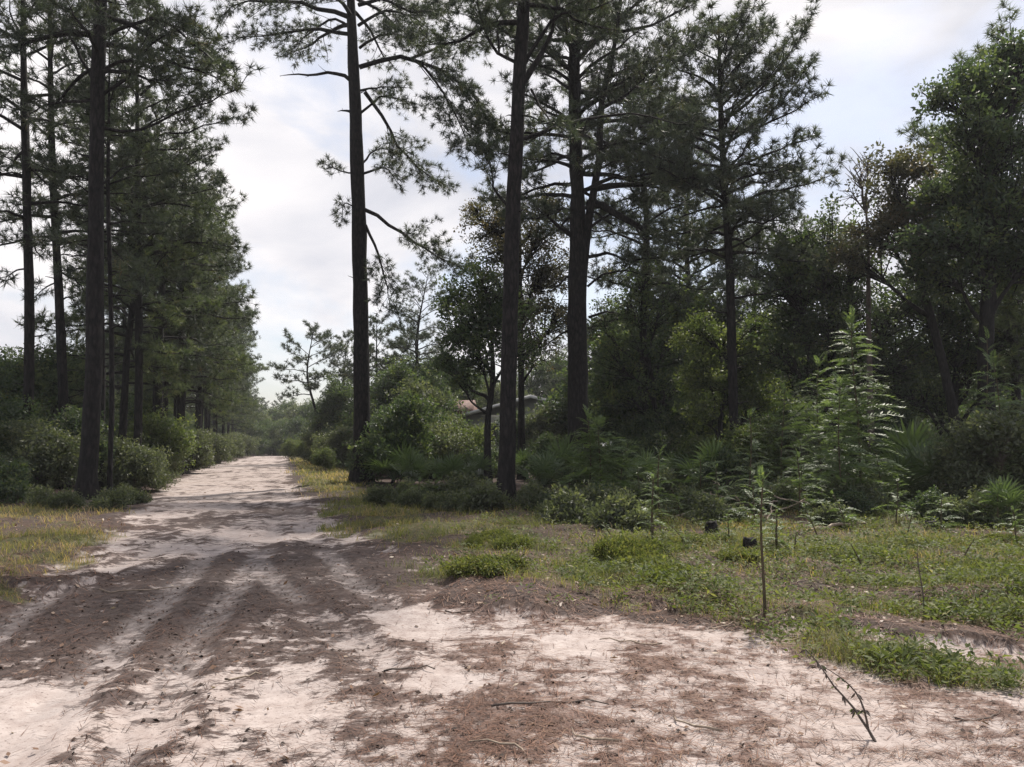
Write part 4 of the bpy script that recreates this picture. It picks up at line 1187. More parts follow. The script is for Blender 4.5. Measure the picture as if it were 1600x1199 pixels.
shr = [  # u, depth, proto, scale, label
    (-40, 21.5, SB, 0.9, 'grey-green shrub cut by the left picture edge', None),
    (18, 22.5, SF, 0.8, 'tall dark shrub left of the leftmost slim pine', None),
    (72, 21.8, SB, 0.85, 'small-leaved grey-green shrub between the leftmost pine and the near dark trunk', None),
    (110, 23.5, SF, 0.72, 'tall shaded shrub just left of the near dark trunk', None),
    (20, 19.8, SC, 0.8, 'low dark shrub at the left picture edge', None),
    (205, 24.8, SB, 0.68, 'shrub right of the thin pine poles', None),
    (245, 31.5, SD, 1.15, 'yellow-green shrub glowing among the left pines', None),
    (226, 25.8, SA, 0.75, 'rounded shrub at the left verge beside the track', None),
    (252, 31.0, SA, 0.8, 'low leafy shrub next along the left verge', None),
    (250, 34.0, SF, 0.75, 'dark shrub below the left row of pines', None),
    (300, 42.0, SB, 0.9, 'bush at the foot of the far left pines', 'bushes along the far left verge'),
    (325, 52.0, SB, 1.0, 'bush at the foot of the far left pines', 'bushes along the far left verge'),
    (345, 62.0, SA, 1.2, 'bush at the foot of the far left pines', 'bushes along the far left verge'),
    (362, 74.0, SB, 1.0, 'bush at the foot of the far left pines', 'bushes along the far left verge'),
    (380, 88.0, SB, 1.1, 'bush at the foot of the far left pines', 'bushes along the far left verge'),
    (458, 72.0, SD, 0.85, 'light green bush where the track bends out of sight', None),
    (478, 66.0, SD, 0.75, 'second light green bush right of the far track', None),
    (500, 56.0, SB, 0.95, 'greyish bush behind the grassy bank', None),
    (528, 47.0, SB, 1.0, 'shrub behind the grass left of the straight pine', None),
    (512, 42.0, SD, 0.55, 'small bright green bush left of the straight pine', None),
    (600, 38.0, SB, 0.78, 'shrub just right of the straight pine', None),
    (640, 36.0, SF, 0.7, 'dark shrub in the shaded thicket behind the fern', None),
    (690, 34.0, SB, 0.95, 'shrub in front of the house corner', None),
    (730, 36.0, SD, 1.0, 'yellow-green bush below the red roof', None),
    (846, 33.0, SF, 0.56, 'dark twiggy shrub before the pale house wall', None),
    (865, 27.0, SC, 1.0, 'low dark shrub between the slender and the thick pine', None),
    (975, 29.5, SC, 1.1, 'low dark shrub right of the thickest pine', None),
    (1000, 33.0, SF, 0.8, 'dark shrub behind the two-tipped sapling', None),
    (1060, 30.0, SB, 0.85, 'shrub in deep shade right of the two-tipped sapling', None),
    (1085, 26.5, SD, 0.75, 'yellow-green shrub left of the bushy pine trunk', None),
    (1175, 25.0, SD, 0.9, 'yellow-green shrub right of the bushy pine trunk', None),
    (1130, 24.0, SC, 1.0, 'low dark shrub at the foot of the bushy pine', None),
    (1235, 25.5, SB, 0.85, 'shrub behind the left twin of the tall sapling', None),
    (1392, 26.0, SF, 0.8, 'dark shrub behind the upper palmetto', None),
    (1460, 21.0, SC, 1.1, 'low dark shrub in the hollow right of the palmettos', None),
    (1545, 17.5, SB, 0.85, 'pale-leaved viny shrub at the right edge', None),
    (1600, 18.0, SB, 1.0, 'tall pale-leaved shrub cut by the right picture edge', None),
]
for i, (u, dd, p, s, lab, grp) in enumerate(shr):
    put(p, gud(u, dd), i * 2.13, s, lab, grp)
for i in range(64):
    u = 585 + 1080 * (i + rr.random()) / 64
    dd = rr.uniform(29.5, 40)
    p = [SF, SB, SF, SC, SF, SA][i % 6]
    if 690 < u < 965: p = SC; dd = min(dd, 36)
    if 800 < u < 885: continue
    put(p, gud(u, dd), rr.uniform(0, 6.28), rr.uniform(0.75, 1.05), 'dark shrub in the shaded understorey of the right-hand thicket', 'understorey shrubs of the right-hand thicket')
for i in range(46):
    u = 600 + 1040 * (i + rr.random()) / 46
    v = 778 + rr.random() * (22 if u < 850 else 48) 
    if 765 < u < 820 or 545 < u < 595: continue
    q = SE if i % 3 < 2 or u < 860 else SC
    put(q, gpt(u, v), rr.uniform(0, 6.28), rr.uniform(0.7, 1.3) * (1 if q is SE else 0.42), 'low weedy shrub in the brush along the edge of the thicket', 'low brush along the thicket edge')
for i in range(40):
    u = 740 + 880 * rr.random()
    v = 828 + rr.random() ** 0.8 * 150
    if v > 900 and u < 1000: v -= 70
    s = rr.uniform(0.35, 0.95)
    q = gpt(u, v)
    if masks(q[:1], q[1:2])[1][0] < 0.6: continue
    o = put(SG, gpt(u, v), rr.uniform(0, 6.28), s, 'low yellow-green mound of matted weeds in the clearing', 'weed mounds in the clearing')
    o.scale = (s, s * rr.uniform(0.7, 1.3), s * rr.uniform(0.4, 1.2))
for i in range(26):
    y = 44 + i * 3.0
    put([SF, OC, SB][i % 3], gxy(row_x(y) - 2.0 - rr.random() * 3.0, y), rr.uniform(0, 6.28), rr.uniform(0.9, 1.3) if i % 3 != 1 else 0.42, 'bush in the dark undergrowth behind the far left pines', 'undergrowth behind the far left pines')
for i in range(12):
    u = 388 + 86 * (i + rr.random()) / 12
    put([SF, SB][i % 2], gud(u, rr.uniform(104, 112)), rr.uniform(0, 6.28), rr.uniform(1.0, 1.5), 'bush in the hazy green mass closing the far end of the track', 'bushes closing the end of the track')
for i in range(30):
    y = 23 + i * 2.4
    put([SF, SB, SC][i % 3], gxy(row_x(y) - 2.4 - rr.random() * 3.5, y), rr.uniform(0, 6.28), rr.uniform(0.6, 0.95), 'dark shrub in the shaded understorey of the left woods', 'understorey shrubs of the left woods')
for i in range(9):
    y = 68 + i * 7
    put([OB, OA, OC][i % 3], gxy(row_x(y) - 5.0 - rr.random() * 3, y), rr.uniform(0, 6.28), rr.uniform(0.6, 0.8), 'oak in the dark background of the far left row', 'oaks behind the far left row')
for i, (u, dd) in enumerate([(338, 118), (352, 121), (364, 124), (345, 140), (372, 132)]):
    put([OB, OC][i % 2], gud(u, dd), i * 2.2, 0.8, 'oak in the dark background of the far left row', 'oaks behind the far left row')
# end of the track
for i, (u, dd, p, s) in enumerate([(395, 128, OA, 0.85), (412, 140, PF, 0.75), (430, 135, OB, 0.85), (452, 138, OA, 0.9), (470, 125, OC, 1.0), (405, 118, OC, 0.8), (440, 150, PF, 0.8), (425, 122, OC, 0.55), (490, 120, OA, 0.8), (380, 124, PF, 0.8)]):
    put(p, gud(u, dd), i * 1.7, s, 'hazy distant tree closing the far end of the track', 'trees closing the end of the track')
for i in range(26):
    u = 372 + 200 * (i + rr.random()) / 26
    put([SF, OC, SF, OB][i % 4], gud(u, rr.uniform(112, 150)), rr.uniform(0, 6.28), rr.uniform(0.9, 1.5) if i % 2 == 0 else rr.uniform(0.4, 0.75), 'bush in the hazy green mass closing the far end of the track', 'bushes closing the end of the track')
# pines beyond the bend, right of the track
put(PG, gud(492, 62), 2.0, 0.90, 'thin open-crowned pine against the sky left of the straight trunk')
for i, (u, dd, p, s) in enumerate([(540, 66, PF, 0.85), (598, 55, PF, 0.80), (640, 60, PF, 0.86), (665, 50, OB, 0.75), (530, 58, OA, 0.62), (620, 46, OA, 0.62), (565, 62, PF, 0.72), (690, 66, OA, 0.85), (655, 43, OC, 0.62)]):
    put(p, gud(u, dd), 0.8 + i * 1.9, s, ('bushy pine' if p is PF else 'broad oak') + ' in the stand behind the straight pine, right of the track', 'mid-distance trees right of the track')

for i, (u, dd, p, s) in enumerate([(846, 46, OC, 0.44), (868, 46, OC, 0.48), (905, 47, OB, 0.42), (705, 46, OC, 0.40), (818, 47, SF, 1.0)]):
    put(p, gud(u, dd), i * 2.4, s, 'thin bushy tree half hiding the pale house', 'bushy trees in front of the house')
for i in range(13):
    u = 960 + 310 * (i + rr.random()) / 13
    dd = rr.uniform(37, 52)
    p = [OA, OB, PC, OC, PF][i % 5]
    put(p, gud(u, dd), rr.uniform(0, 6.28), rr.uniform(0.72, 0.98) * (0.85 if p is PC else 1.0), ('pine' if p in (PC, PF) else 'oak') + ' in the dense stand behind the thickest and the bushy pine', 'dense stand behind the right-hand pines')
put(PC, gud(1008, 36), 0.7, 1.14, 'tall pine filling the gap between the thickest pine and the bushy pine', GR)
put(PA, gud(1078, 40), 2.7, 1.16, 'tall pine just left of and behind the bushy pine', GR)
# little shrubs at the foot of the near pine and in the clearing
for i, (u, v, s, lab) in enumerate([(70, 792, 0.8, 'low silvery shrub left of the near dark trunk'), (108, 795, 0.7, 'low silvery shrub touching the near dark trunk'), (168, 795, 0.75, 'low silvery shrub right of the near dark trunk'),
        (198, 788, 0.8, 'low shrub at the verge before the rounded shrub'), (835, 780, 0.7, 'leafy seedling at the foot of the slender pine'), (1085, 790, 0.9, 'low shrub behind the fallen pole'), (1150, 800, 0.7, 'low shrub between the fallen pole and the red log')]):
    put(SE, gpt(u, v), i * 1.9, s, lab, None)

# ------------------------------------------------------------------ saplings with feathered leaves
def frond_mesh(seed, pairs=12, L=1.0, lw=0.068, ll=0.21, erect=0.0):
    rng = np.random.default_rng(seed)
    g = Geo()
    t = np.linspace(0, 1, 7)
    path = np.stack([t * L, np.zeros(7) + 0.03 * np.sin(t * 3) * rng.normal(), 0.10 * np.sin(t * 2.6) - 0.16 * t ** 2 + erect * t], -1)
    g.add(*tubes(path[None], np.linspace(0.007, 0.003, 7)[None], 3), 0.2)
    V, T, C = [], [], []
    k = 0
    for i in range(pairs):
        s = 0.14 + 0.86 * i / (pairs - 1)
        p = np.array([np.interp(s, t, path[:, j]) for j in range(3)])
        for sg in (-1, 1):
            d = np.array([0.55 + 0.3 * s, sg * (1 - 0.35 * s), 0.10 * rng.normal() + 0.04])
            d /= np.linalg.norm(d)
            nn = np.array([0, 0, 1.0]) + rng.normal(size=3) * 0.28
            ln = ll * math.sin(math.pi * (0.22 + 0.62 * s)) * rng.uniform(0.85, 1.15)
            V += leaf_quad(p, d, nn / np.linalg.norm(nn), ln, lw * ln / ll, 0.006)
            T += [[k, k + 1, k + 2], [k, k + 2, k + 3]]
            C += [min(1, max(0, 0.45 + rng.normal() * 0.16 + 0.15 * s))] * 4
            k += 4
    g.add(np.array(V), np.array(T), np.array(C))
    return g.mesh('frond', M['frond'])
FROND = [frond_mesh(81 + i) for i in range(4)]
FROND_UP = [frond_mesh(91 + i, 9, 1.0, 0.11, 0.30, 0.15) for i in range(3)]
FROND_NEAR = [frond_mesh(96 + i, 12, 1.0, 0.10, 0.30) for i in range(3)]

def sapling(base, h, w, label, seed, n=60, low=0.12, lean=(0, 0), tops=None, r=0.022, flist=None, group='feathery saplings in the clearing', name='sapling'):
    rng = np.random.default_rng(seed)
    root = empty(name, base)
    tag(root, label, 'sapling', group)
    t = np.linspace(0, 1, 8)
    path = np.stack([lean[0] * t ** 1.5 + 0.02 * h * np.sin(t * 5 + seed) * t, lean[1] * t ** 1.5, h * t * 0.97 - 0.1 * (1 - t)], -1)
    me = Geo().add(*tubes(path[None], (r * (1 - 0.75 * t) + 0.003)[None], 6)).mesh('sapling_stem', M['stem'], True)
    add_part(root, 'stem', me)
    a = rng.uniform(0, 6.28)
    for i in range(n):
        if rng.random() < 0.12: continue
        f = low + (1 - low) * (i + 0.5) / n
        a += 2.4 + rng.normal() * 0.25
        p = np.array([np.interp(f, t, path[:, j]) for j in range(3)])
        topness = sstep(0.86, 1.0, f)
        L = w * 0.5 * (0.55 + 0.6 * math.sin(math.pi * min(1, 0.25 + 0.5 * f))) * (1 - 0.62 * f ** 2) * rng.uniform(0.75, 1.2)
        L = L * (1 - topness) + topness * max(0.12 * w, min(0.3, 0.13 * h)) * rng.uniform(0.8, 1.2)
        fl = FROND_UP if topness > 0.5 else (flist or FROND)
        o = obj('frond', fl[rng.integers(0, len(fl))], root, p)
        tilt = -R(rng.normal() * 11 + 4 + 52 * topness)
        o.rotation_euler = (rng.normal() * 0.25, tilt, a)
        o.scale = (L, L, L)
        KIDS[root.name].append(o)
    return root

def px_sap(u, vb, vt, wpx, label, seed, n, **kw):
    b = gpt(u, vb)
    hh = (vb - vt) / F_PX * b[1]
    return sapling(b, hh, wpx / F_PX * b[1] * 1.22, label, seed, int(n * 1.45), **kw)
px_sap(1345, 800, 488, 98, 'tallest feathery sapling, a straight narrow cone of leaf tiers', 101, 120, r=0.035)
px_sap(1284, 795, 562, 82, 'broad feathery sapling touching the tallest one on its left', 102, 84, lean=(0.1, 0.2))
px_sap(1316, 805, 600, 92, 'feathery sapling hidden in the lower leaves of the tallest one', 103, 70)
px_sap(1222, 780, 604, 80, 'open feathery sapling with a pale top left of the twin saplings', 104, 34, lean=(0.1, 0))
px_sap(1172, 800, 640, 62, 'thin feathery sapling with a yellow tip before the bushy pine', 105, 38, lean=(0.05, 0))
px_sap(922, 790, 648, 70, 'left stem of the two-tipped sapling beside the thickest pine', 106, 46, low=0.25)
px_sap(938, 792, 660, 110, 'bushy right stem of the two-tipped sapling', 107, 66)
px_sap(965, 785, 690, 90, 'lower sapling leaning right of the two-tipped one', 108, 44, lean=(0.3, 0))
px_sap(1030, 815, 706, 48, 'small yellow-green sapling alone in the clearing', 109, 30)
px_sap(1020, 850, 745, 46, 'little ragged sapling below the yellow-green one', 110, 26, low=0.3)
px_sap(1095, 790, 715, 90, 'low spreading sapling with long leaves right of the yellow-green one', 111, 20)
px_sap(1250, 815, 720, 70, 'short sapling below the twin saplings', 112, 34)
px_sap(680, 785, 745, 60, 'fern-like seedling in the shade between the pines', 113, 18, low=0.2)
px_sap(655, 790, 752, 50, 'smaller fern-like seedling left of the other one', 114, 14, low=0.2)
px_sap(1195, 962, 748, 40, 'slim bare-stemmed sapling with white-glinting leaves only near its top', 115, 15, low=0.58, r=0.014, flist=FROND_NEAR)
px_sap(1214, 856, 790, 36, 'short leafy sapling right behind the slim bare-stemmed one', 116, 22, flist=FROND_NEAR)
px_sap(1575, 800, 560, 110, 'feathery sapling in the brush at the right edge', 117, 46, lean=(-0.2, 0))
px_sap(1535, 790, 520, 60, 'thin arching sapling right of the palmettos', 118, 20, lean=(0.35, 0), low=0.4)

sr = np.random.default_rng(17)
for i, (u, vb, hh) in enumerate([(885, 800, 60), (1000, 800, 70), (1065, 815, 55), (1125, 812, 80), (1140, 850, 45), (1280, 840, 50), (1325, 830, 60), (1400, 820, 70), (1415, 850, 45), (1470, 835, 65), (1560, 830, 80), (1590, 860, 60), (1240, 870, 38), (1080, 860, 36), (960, 838, 34), (1350, 880, 36), (1500, 880, 40), (1180, 815, 90), (1255, 800, 110), (1380, 800, 100)]):
    px_sap(u, vb, vb - hh, hh * 0.75, 'small feathery seedling scattered in the weeds of the clearing', 300 + i, 14 + i % 5, low=0.2, r=0.012, lean=(sr.normal() * 0.1, sr.normal() * 0.1), group='small seedlings in the clearing')
# ------------------------------------------------------------------ palmettos
def fan_mesh(seed, blades=19, L=0.62, arc=250):
    rng = np.random.default_rng(seed)
    g = Geo()
    pet = np.array([[0, 0, 0], [0.28, 0, 0.14], [0.6, 0, 0.22]])
    g.add(*tubes(pet[None], np.array([[0.012, 0.010, 0.008]]), 4), 0.3)
    hub = pet[-1]
    ax = np.array([0.94, 0, 0.34])
    nrm = np.array([-0.34, 0, 0.94])
    side = np.array([0, 1.0, 0])
    V, T, C = [], [], []
    k = 0
    for i in range(blades):
        a = R(-arc / 2 + arc * i / (blades - 1) + rng.normal() * 2)
        d = ax * math.cos(a) + side * math.sin(a) + nrm * (0.10 + 0.14 * rng.random())
        d /= np.linalg.norm(d)
        ln = L * (0.72 + 0.28 * math.cos(a * 0.5)) * rng.uniform(0.9, 1.08)
        w = 0.05
        s = np.cross(d, nrm); s /= np.linalg.norm(s)
        m = hub + d * ln * 0.55
        e = hub + d * ln + np.array([0, 0, -0.05 - 0.08 * rng.random()]) * ln
        V += [hub + s * 0.008, hub - s * 0.008, m + s * w / 2, m - s * w / 2, e, m - nrm * 0.012]
        T += [[k, k + 5, k + 2], [k + 1, k + 3, k + 5], [k, k + 1, k + 5], [k + 2, k + 5, k + 4], [k + 3, k + 4, k + 5]]
        C += [min(1, max(0, 0.45 + rng.normal() * 0.15))] * 6
        k += 6
    g.add(np.array(V), np.array(T), np.array(C))
    return g.mesh('palmetto_frond', M['palm'])
FAN = [fan_mesh(121 + i) for i in range(4)]
def palmetto(base, s, label, seed, n=11, group='palmettos in the brush', yaw=None):
    rng = np.random.default_rng(seed)
    root = empty('palmetto', base)
    tag(root, label, 'palmetto', group)
    t = np.linspace(0, 1, 5)
    st = np.stack([0.10 * t, 0 * t, -0.1 + 0.32 * t], -1)
    add_part(root, 'stem', Geo().add(*tubes(st[None], (0.09 - 0.03 * t)[None], 8)).mesh('palmetto_stem', M['bark'], True))
    a = rng.uniform(0, 6.28)
    for i in range(n):
        a += 2.4
        o = obj('frond', FAN[i % 4], root, (0.1, 0, 0.2))
        o.rotation_euler = (rng.normal() * 0.2, -R(8 + 58 * (i / n) + rng.normal() * 8), a)
        q = s * 1.5 * rng.uniform(0.85, 1.15)
        o.scale = (q, q, q)
        KIDS[root.name].append(o)
    return root
pal = [(1436, 793, 0.95, 'palmetto fan clump right of the tallest sapling, brightest of them'), (1415, 772, 1.25, 'palmetto standing higher behind the bright clump'), (1585, 798, 1.0, 'palmetto with spread fans at the right edge'),
       (1562, 828, 0.40, 'small grassy palmetto low in the brush at right'), (1492, 776, 0.9, 'shaded palmetto beside the dark stump'),
       (640, 765, 0.68, 'dark palmetto behind the fern seedlings'), (700, 768, 0.68, 'dark palmetto left of the slender pine'), (745, 762, 0.68, 'dark palmetto close to the slender pine'), (610, 758, 0.95, 'dark palmetto right of the straight pine'),
       (845, 768, 0.68, 'dark palmetto right of the slender pine'), (880, 765, 0.95, 'dark palmetto before the thickest pine'), (1005, 770, 0.68, 'dark palmetto behind the yellow-green sapling'), (1055, 765, 0.68, 'dark palmetto left of the thin yellow-tipped sapling'), (1110, 768, 0.95, 'dark palmetto behind the spreading sapling'),
       (820, 752, 0.72, 'palmetto deep in shade before the pale house wall'), (670, 748, 0.72, 'palmetto deep in shade left of the curved oak'), (960, 752, 0.72, 'palmetto deep in shade right of the thickest pine')]
for i, (u, v, s, lab) in enumerate(pal):
    palmetto(gpt(u, v), s, lab, 130 + i, 13 if i < 3 else 10)

# ------------------------------------------------------------------ house behind the thicket
def box(g, c, s, c2=0):
    c = np.array(c, float); h = np.array(s, float) / 2
    V = np.array([[x, y, z] for x in (-1, 1) for y in (-1, 1) for z in (-1, 1)]) * h + c
    T = [[0, 1, 3], [0, 3, 2], [4, 6, 7], [4, 7, 5], [0, 4, 5], [0, 5, 1], [2, 3, 7], [2, 7, 6], [0, 2, 6], [0, 6, 4], [1, 5, 7], [1, 7, 3]]
    g.add(V, T, c2)
    return g
def house():
    b = gud(812, 52.0)
    b[2] += 0.8
    root = empty('house', b, R(-8))
    tag(root, 'low pale house with a red-brown roof half hidden behind the thicket', 'house')
    wall = plain_mat('pale_stucco', (0.36, 0.37, 0.34), (0.46, 0.46, 0.42), 2)
    white = plain_mat('white_trim', (0.70, 0.70, 0.68), (0.80, 0.80, 0.78), 4)
    roofm = plain_mat('red_brown_shingles', (0.10, 0.062, 0.052), (0.20, 0.125, 0.105), 5)
    glass = plain_mat('dark_window_glass', (0.02, 0.025, 0.03), (0.04, 0.045, 0.05), 1, 0.08, 0.6)
    g = Geo()
    box(g, (0.8, 3.0, 0.75), (9.0, 6.0, 3.9))
    add_part(root, 'wall', g.mesh('house_wall', wall))
    g = Geo()          # gable over the right wing, facing the camera
    V = [[-3.7, 0, 2.7], [5.3, 0, 2.7], [0.8, 0, 3.9], [-3.7, 0.2, 2.7], [5.3, 0.2, 2.7], [0.8, 0.2, 3.9]]
    g.add(V, [[0, 1, 2], [3, 5, 4], [0, 2, 5], [0, 5, 3], [1, 4, 5], [1, 5, 2]])
    add_part(root, 'gable', g.mesh('house_gable', wall))
    def slab(x0, z0, x1, z1, y0, y1, th):
        V = [[x0, y0, z0], [x1, y0, z1], [x1, y1, z1], [x0, y1, z0], [x0, y0, z0 + th], [x1, y0, z1 + th], [x1, y1, z1 + th], [x0, y1, z0 + th]]
        T = [[0, 2, 1], [0, 3, 2], [4, 5, 6], [4, 6, 7], [0, 1, 5], [0, 5, 4], [1, 2, 6], [1, 6, 5], [2, 3, 7], [2, 7, 6], [3, 0, 4], [3, 4, 7]]
        return V, T
    for s in (-1, 1):
        add_part(root, 'roof', Geo().add(*slab(0.8, 3.93, 0.8 + s * 5.1, 2.57, -0.45, 6.4, 0.1)).mesh('house_roof', roofm))
        add_part(root, 'fascia', Geo().add(*slab(0.8, 3.80, 0.8 + s * 5.1, 2.44, -0.53, -0.46, 0.22)).mesh('house_fascia', white))
    g = Geo(); box(g, (-4.4, 2.2, 0.65), (1.3, 3.4, 3.7))
    add_part(root, 'side_wing', g.mesh('house_wing', wall))
    V = [[-5.4, 0.2, 2.5], [-3.5, 0.2, 2.5], [-3.5, 4.4, 2.5], [-5.4, 4.4, 2.5], [-5.0, 2.3, 3.85], [-3.5, 2.3, 3.85]]
    add_part(root, 'wing_roof', Geo().add(V, [[0, 1, 5], [0, 5, 4], [2, 3, 4], [2, 4, 5], [0, 4, 3], [0, 3, 2], [0, 2, 1], [1, 2, 5]]).mesh('wing_roof', roofm))
    for x in (-5.2, -3.75):
        g = Geo(); box(g, (x, 0.3, 0.7), (0.12, 0.12, 3.4))
        add_part(root, 'porch_post', g.mesh('porch_post', white))
    for x in (-1.4, 3.0):
        g = Geo()
        for cx, cz, sx, sz in ((0, 0.65, 1.3, 0.08), (0, -0.65, 1.3, 0.08), (-0.61, 0, 0.08, 1.22), (0.61, 0, 0.08, 1.22), (0, 0, 0.05, 1.22)):
            box(g, (x + cx, -0.03, 1.5 + cz), (sx, 0.06, sz))
        w = add_part(root, 'window', g.mesh('window_frame', white))
        g = Geo(); box(g, (x, -0.008, 1.5), (1.14, 0.012, 1.2))
        p = obj('pane', g.mesh('window_pane', glass), w)
        KIDS.setdefault(w.name, []).append(p)
house()

# ------------------------------------------------------------------ logs, stumps, sticks
def log_mesh(L, r0, r1, seed, mat, bend=0.05, k=9, n=10, rough=0.14):
    rng = np.random.default_rng(seed)
    t = np.linspace(0, 1, n)
    P = np.stack([t * L - L / 2, bend * L * np.sin(t * 3.1) + rng.normal(size=n) * 0.01 * L, rng.normal(size=n) * 0.008 * L], -1)
    rad = (r0 + (r1 - r0) * t)
    V, T = tubes(P[None], rad[None], k)
    V = V.reshape(n, k, 3)
    V = P[:, None] + (V - P[:, None]) * (1 + rng.normal(size=(n, k, 1)) * rough)
    V = V.reshape(-1, 3)
    c0, c1 = len(V), len(V) + 1
    V = np.vstack([V, P[0], P[-1]])
    T = list(T) + [[c0, (j + 1) % k, j] for j in range(k)] + [[c1, (n - 1) * k + j, (n - 1) * k + (j + 1) % k] for j in range(k)]
    return mesh_np('log', V, np.array(T), mat, smooth=True)
def lay(name, u, v, me, rz, label, cat, lift=0.0, tilt=0.0, group=None):
    p = gpt(u, v)
    o = obj(name, me, None, (p[0], p[1], p[2] + lift))
    o.rotation_euler = (0, tilt, rz)
    tag(o, label, cat, group)
    return o
lay('log', 1235, 790, log_mesh(1.0, 0.17, 0.12, 201, M['red_wood'], 0.12, rough=0.22), R(25), 'broken rotting red log at the foot of the saplings', 'log', 0.14, -0.25)
lay('fallen_pole', 1085, 812, log_mesh(2.6, 0.022, 0.012, 202, M['dry_wood'], 0.02, 6), R(28), 'pale thin fallen pole slanting through the weeds', 'stick', 0.16, -0.10)
lay('log', 1300, 830, log_mesh(1.6, 0.035, 0.025, 203, M['dry_wood'], 0.03, 7), R(22), 'grey fallen branch below the tallest sapling', 'log', 0.07, -0.06)
def stump(u, v, h, r, label, seed, lean=(0, 0), mat='char', name='stump'):
    rng = np.random.default_rng(seed)
    p = gpt(u, v)
    t = np.linspace(0, 1, 9)
    P = np.stack([lean[0] * t, lean[1] * t, -0.12 + (h + 0.12) * t], -1)
    rad = r * (1 + 0.8 * np.exp(-t * 5)) * (1 - 0.3 * t)
    V, T = tubes(P[None], rad[None], 12)
    V = V.reshape(9, 12, 3)
    V = P[:, None] + (V - P[:, None]) * (1 + rng.normal(size=(9, 12, 1)) * 0.12)
    V[-1, :, 2] += rng.uniform(-0.25, 0.15, 12) * h * 0.5
    V = V.reshape(-1, 3)
    V = np.vstack([V, P[-1] - [0, 0, h * 0.2]])
    T = list(T) + [[len(V) - 1, 96 + j, 96 + (j + 1) % 12] for j in range(12)]
    o = obj(name, mesh_np('stump', V, np.array(T), M[mat], smooth=True), None, p)
    return tag(o, label, 'stump')
stump(1515, 786, 1.25, 0.24, 'big black burnt stump in the hollow right of the palmettos', 211)
stump(1497, 812, 0.42, 0.085, 'charred leaning snag sticking out of the weeds at right', 212, (-0.2, 0.05))
stump(1172, 862, 0.22, 0.12, 'short charred stump just left of the slim bare-stemmed sapling', 213)
stump(1112, 835, 0.22, 0.12, 'low dark stump in the grass of the clearing', 214)
stump(510, 722, 0.5, 0.28, 'dark stump on the grassy bank left of the straight pine', 215)
stump(1455, 828, 0.16, 0.14, 'burnt root stub in the weeds left of the grassy palmetto', 216)

def leaning_twig():
    b = gpt(1368, 1158)
    root = empty('broken_sapling', b)
    tag(root, 'broken leaning sapling with wilted grey leaves in the foreground at right', 'sapling')
    tip = at(1258, 1012, b[1] + 0.25) - b
    t = np.linspace(0, 1, 9)[:, None]
    rng = np.random.default_rng(5)
    P = tip * t + np.array([0.03, 0, -0.02]) * np.sin(t * 3.1) + rng.normal(size=(9, 3)) * 0.006
    add_part(root, 'stem', Geo().add(*tubes(P[None], np.linspace(0.009, 0.003, 9)[None], 5)).mesh('twig', M['twig'], True))
    tip2 = at(1282, 1040, b[1] - 0.1) - b
    P2 = P[1] + (tip2 - P[1]) * t + np.array([0.06, 0, 0.03]) * np.sin(t * 3.1)
    add_part(root, 'stem', Geo().add(*tubes(P2[None], np.linspace(0.007, 0.002, 9)[None], 5)).mesh('twig', M['twig'], True))
    for i in range(34):
        q = (P if i % 2 else P2)[rng.integers(2, 9)]
        d = rng.normal(size=3); d[2] = -abs(d[2]) - 0.6; d /= np.linalg.norm(d)
        V = np.array(leaf_quad(q * 0, d, np.array([0.3, -1, 0.2]), rng.uniform(0.03, 0.06), 0.016, 0.003))
        o = add_part(root, 'leaf', mesh_np('leaf', V, np.array([[0, 1, 2], [0, 2, 3]]), M['twig' if i % 3 else 'shrub'], np.full(4, rng.random())))
        o.location = q
leaning_twig()
def stake():
    b = gpt(1443, 968)
    root = empty('thin_stem', b)
    tag(root, 'thin bare upright stem at the edge of the weeds', 'seedling')
    t = np.linspace(0, 1, 7)
    h = (968 - 868) / F_PX * b[1]
    P = np.stack([0.015 * np.sin(t * 5) - 0.02 * t, 0 * t, h * t - 0.03 * (1 - t)], -1)
    add_part(root, 'stem', Geo().add(*tubes(P[None], np.linspace(0.008, 0.005, 7)[None], 5)).mesh('twig', M['twig'], True))
    rng = np.random.default_rng(8)
    for i in range(5):
        q = P[rng.integers(3, 7)]
        V = np.array(leaf_quad(q * 0, np.array([rng.choice([-1, 1]), 0.3, 0.5]) / 1.2, np.array([0, -0.4, 1.0]), 0.05, 0.015))
        o = add_part(root, 'leaf', mesh_np('leaf', V, np.array([[0, 1, 2], [0, 2, 3]]), M['frond'], np.full(4, 0.5)))
        o.location = q
stake()

# sticks lying about
rs = np.random.default_rng(21)
STK = [log_mesh(1.0, 0.008, 0.004, 220 + i, M['twig' if i % 2 else 'dry_wood'], 0.06 * (i - 2), 5, 7, 0.1) for i in range(5)]
sticks = [(218, 922, 0.8, 8, 'dark stick across the shaded track'), (735, 955, 0.5, 20, 'stick at the corner of the grass'), (985, 1005, 0.5, 160, 'short dark stick on the sand near the grass'), (860, 1105, 0.7, 3, 'long green-brown stick lying in the red needle litter'),
          (930, 1150, 0.3, 140, 'short twig on pale sand at the bottom'), (1210, 1000, 0.6, 12, 'stick on the sand below the slim sapling'), (1490, 985, 0.6, 150, 'dark stick at the right edge of the weeds'), (1130, 980, 0.4, 40, 'small stick below the grass edge'),
          (640, 1050, 0.35, 10, 'small twig in the middle of the sand'), (1090, 1130, 0.35, 125, 'slanting twig on the sand at the bottom right'), (780, 1180, 0.4, 140, 'twig at the bottom edge of the picture'), (1530, 1120, 0.4, 25, 'twig in the dry litter at the right'),
          (380, 1060, 0.25, 40, 'tiny twig on the trodden sand'), (1400, 950, 0.5, 170, 'stick in the weeds beside the thin bare stem')]
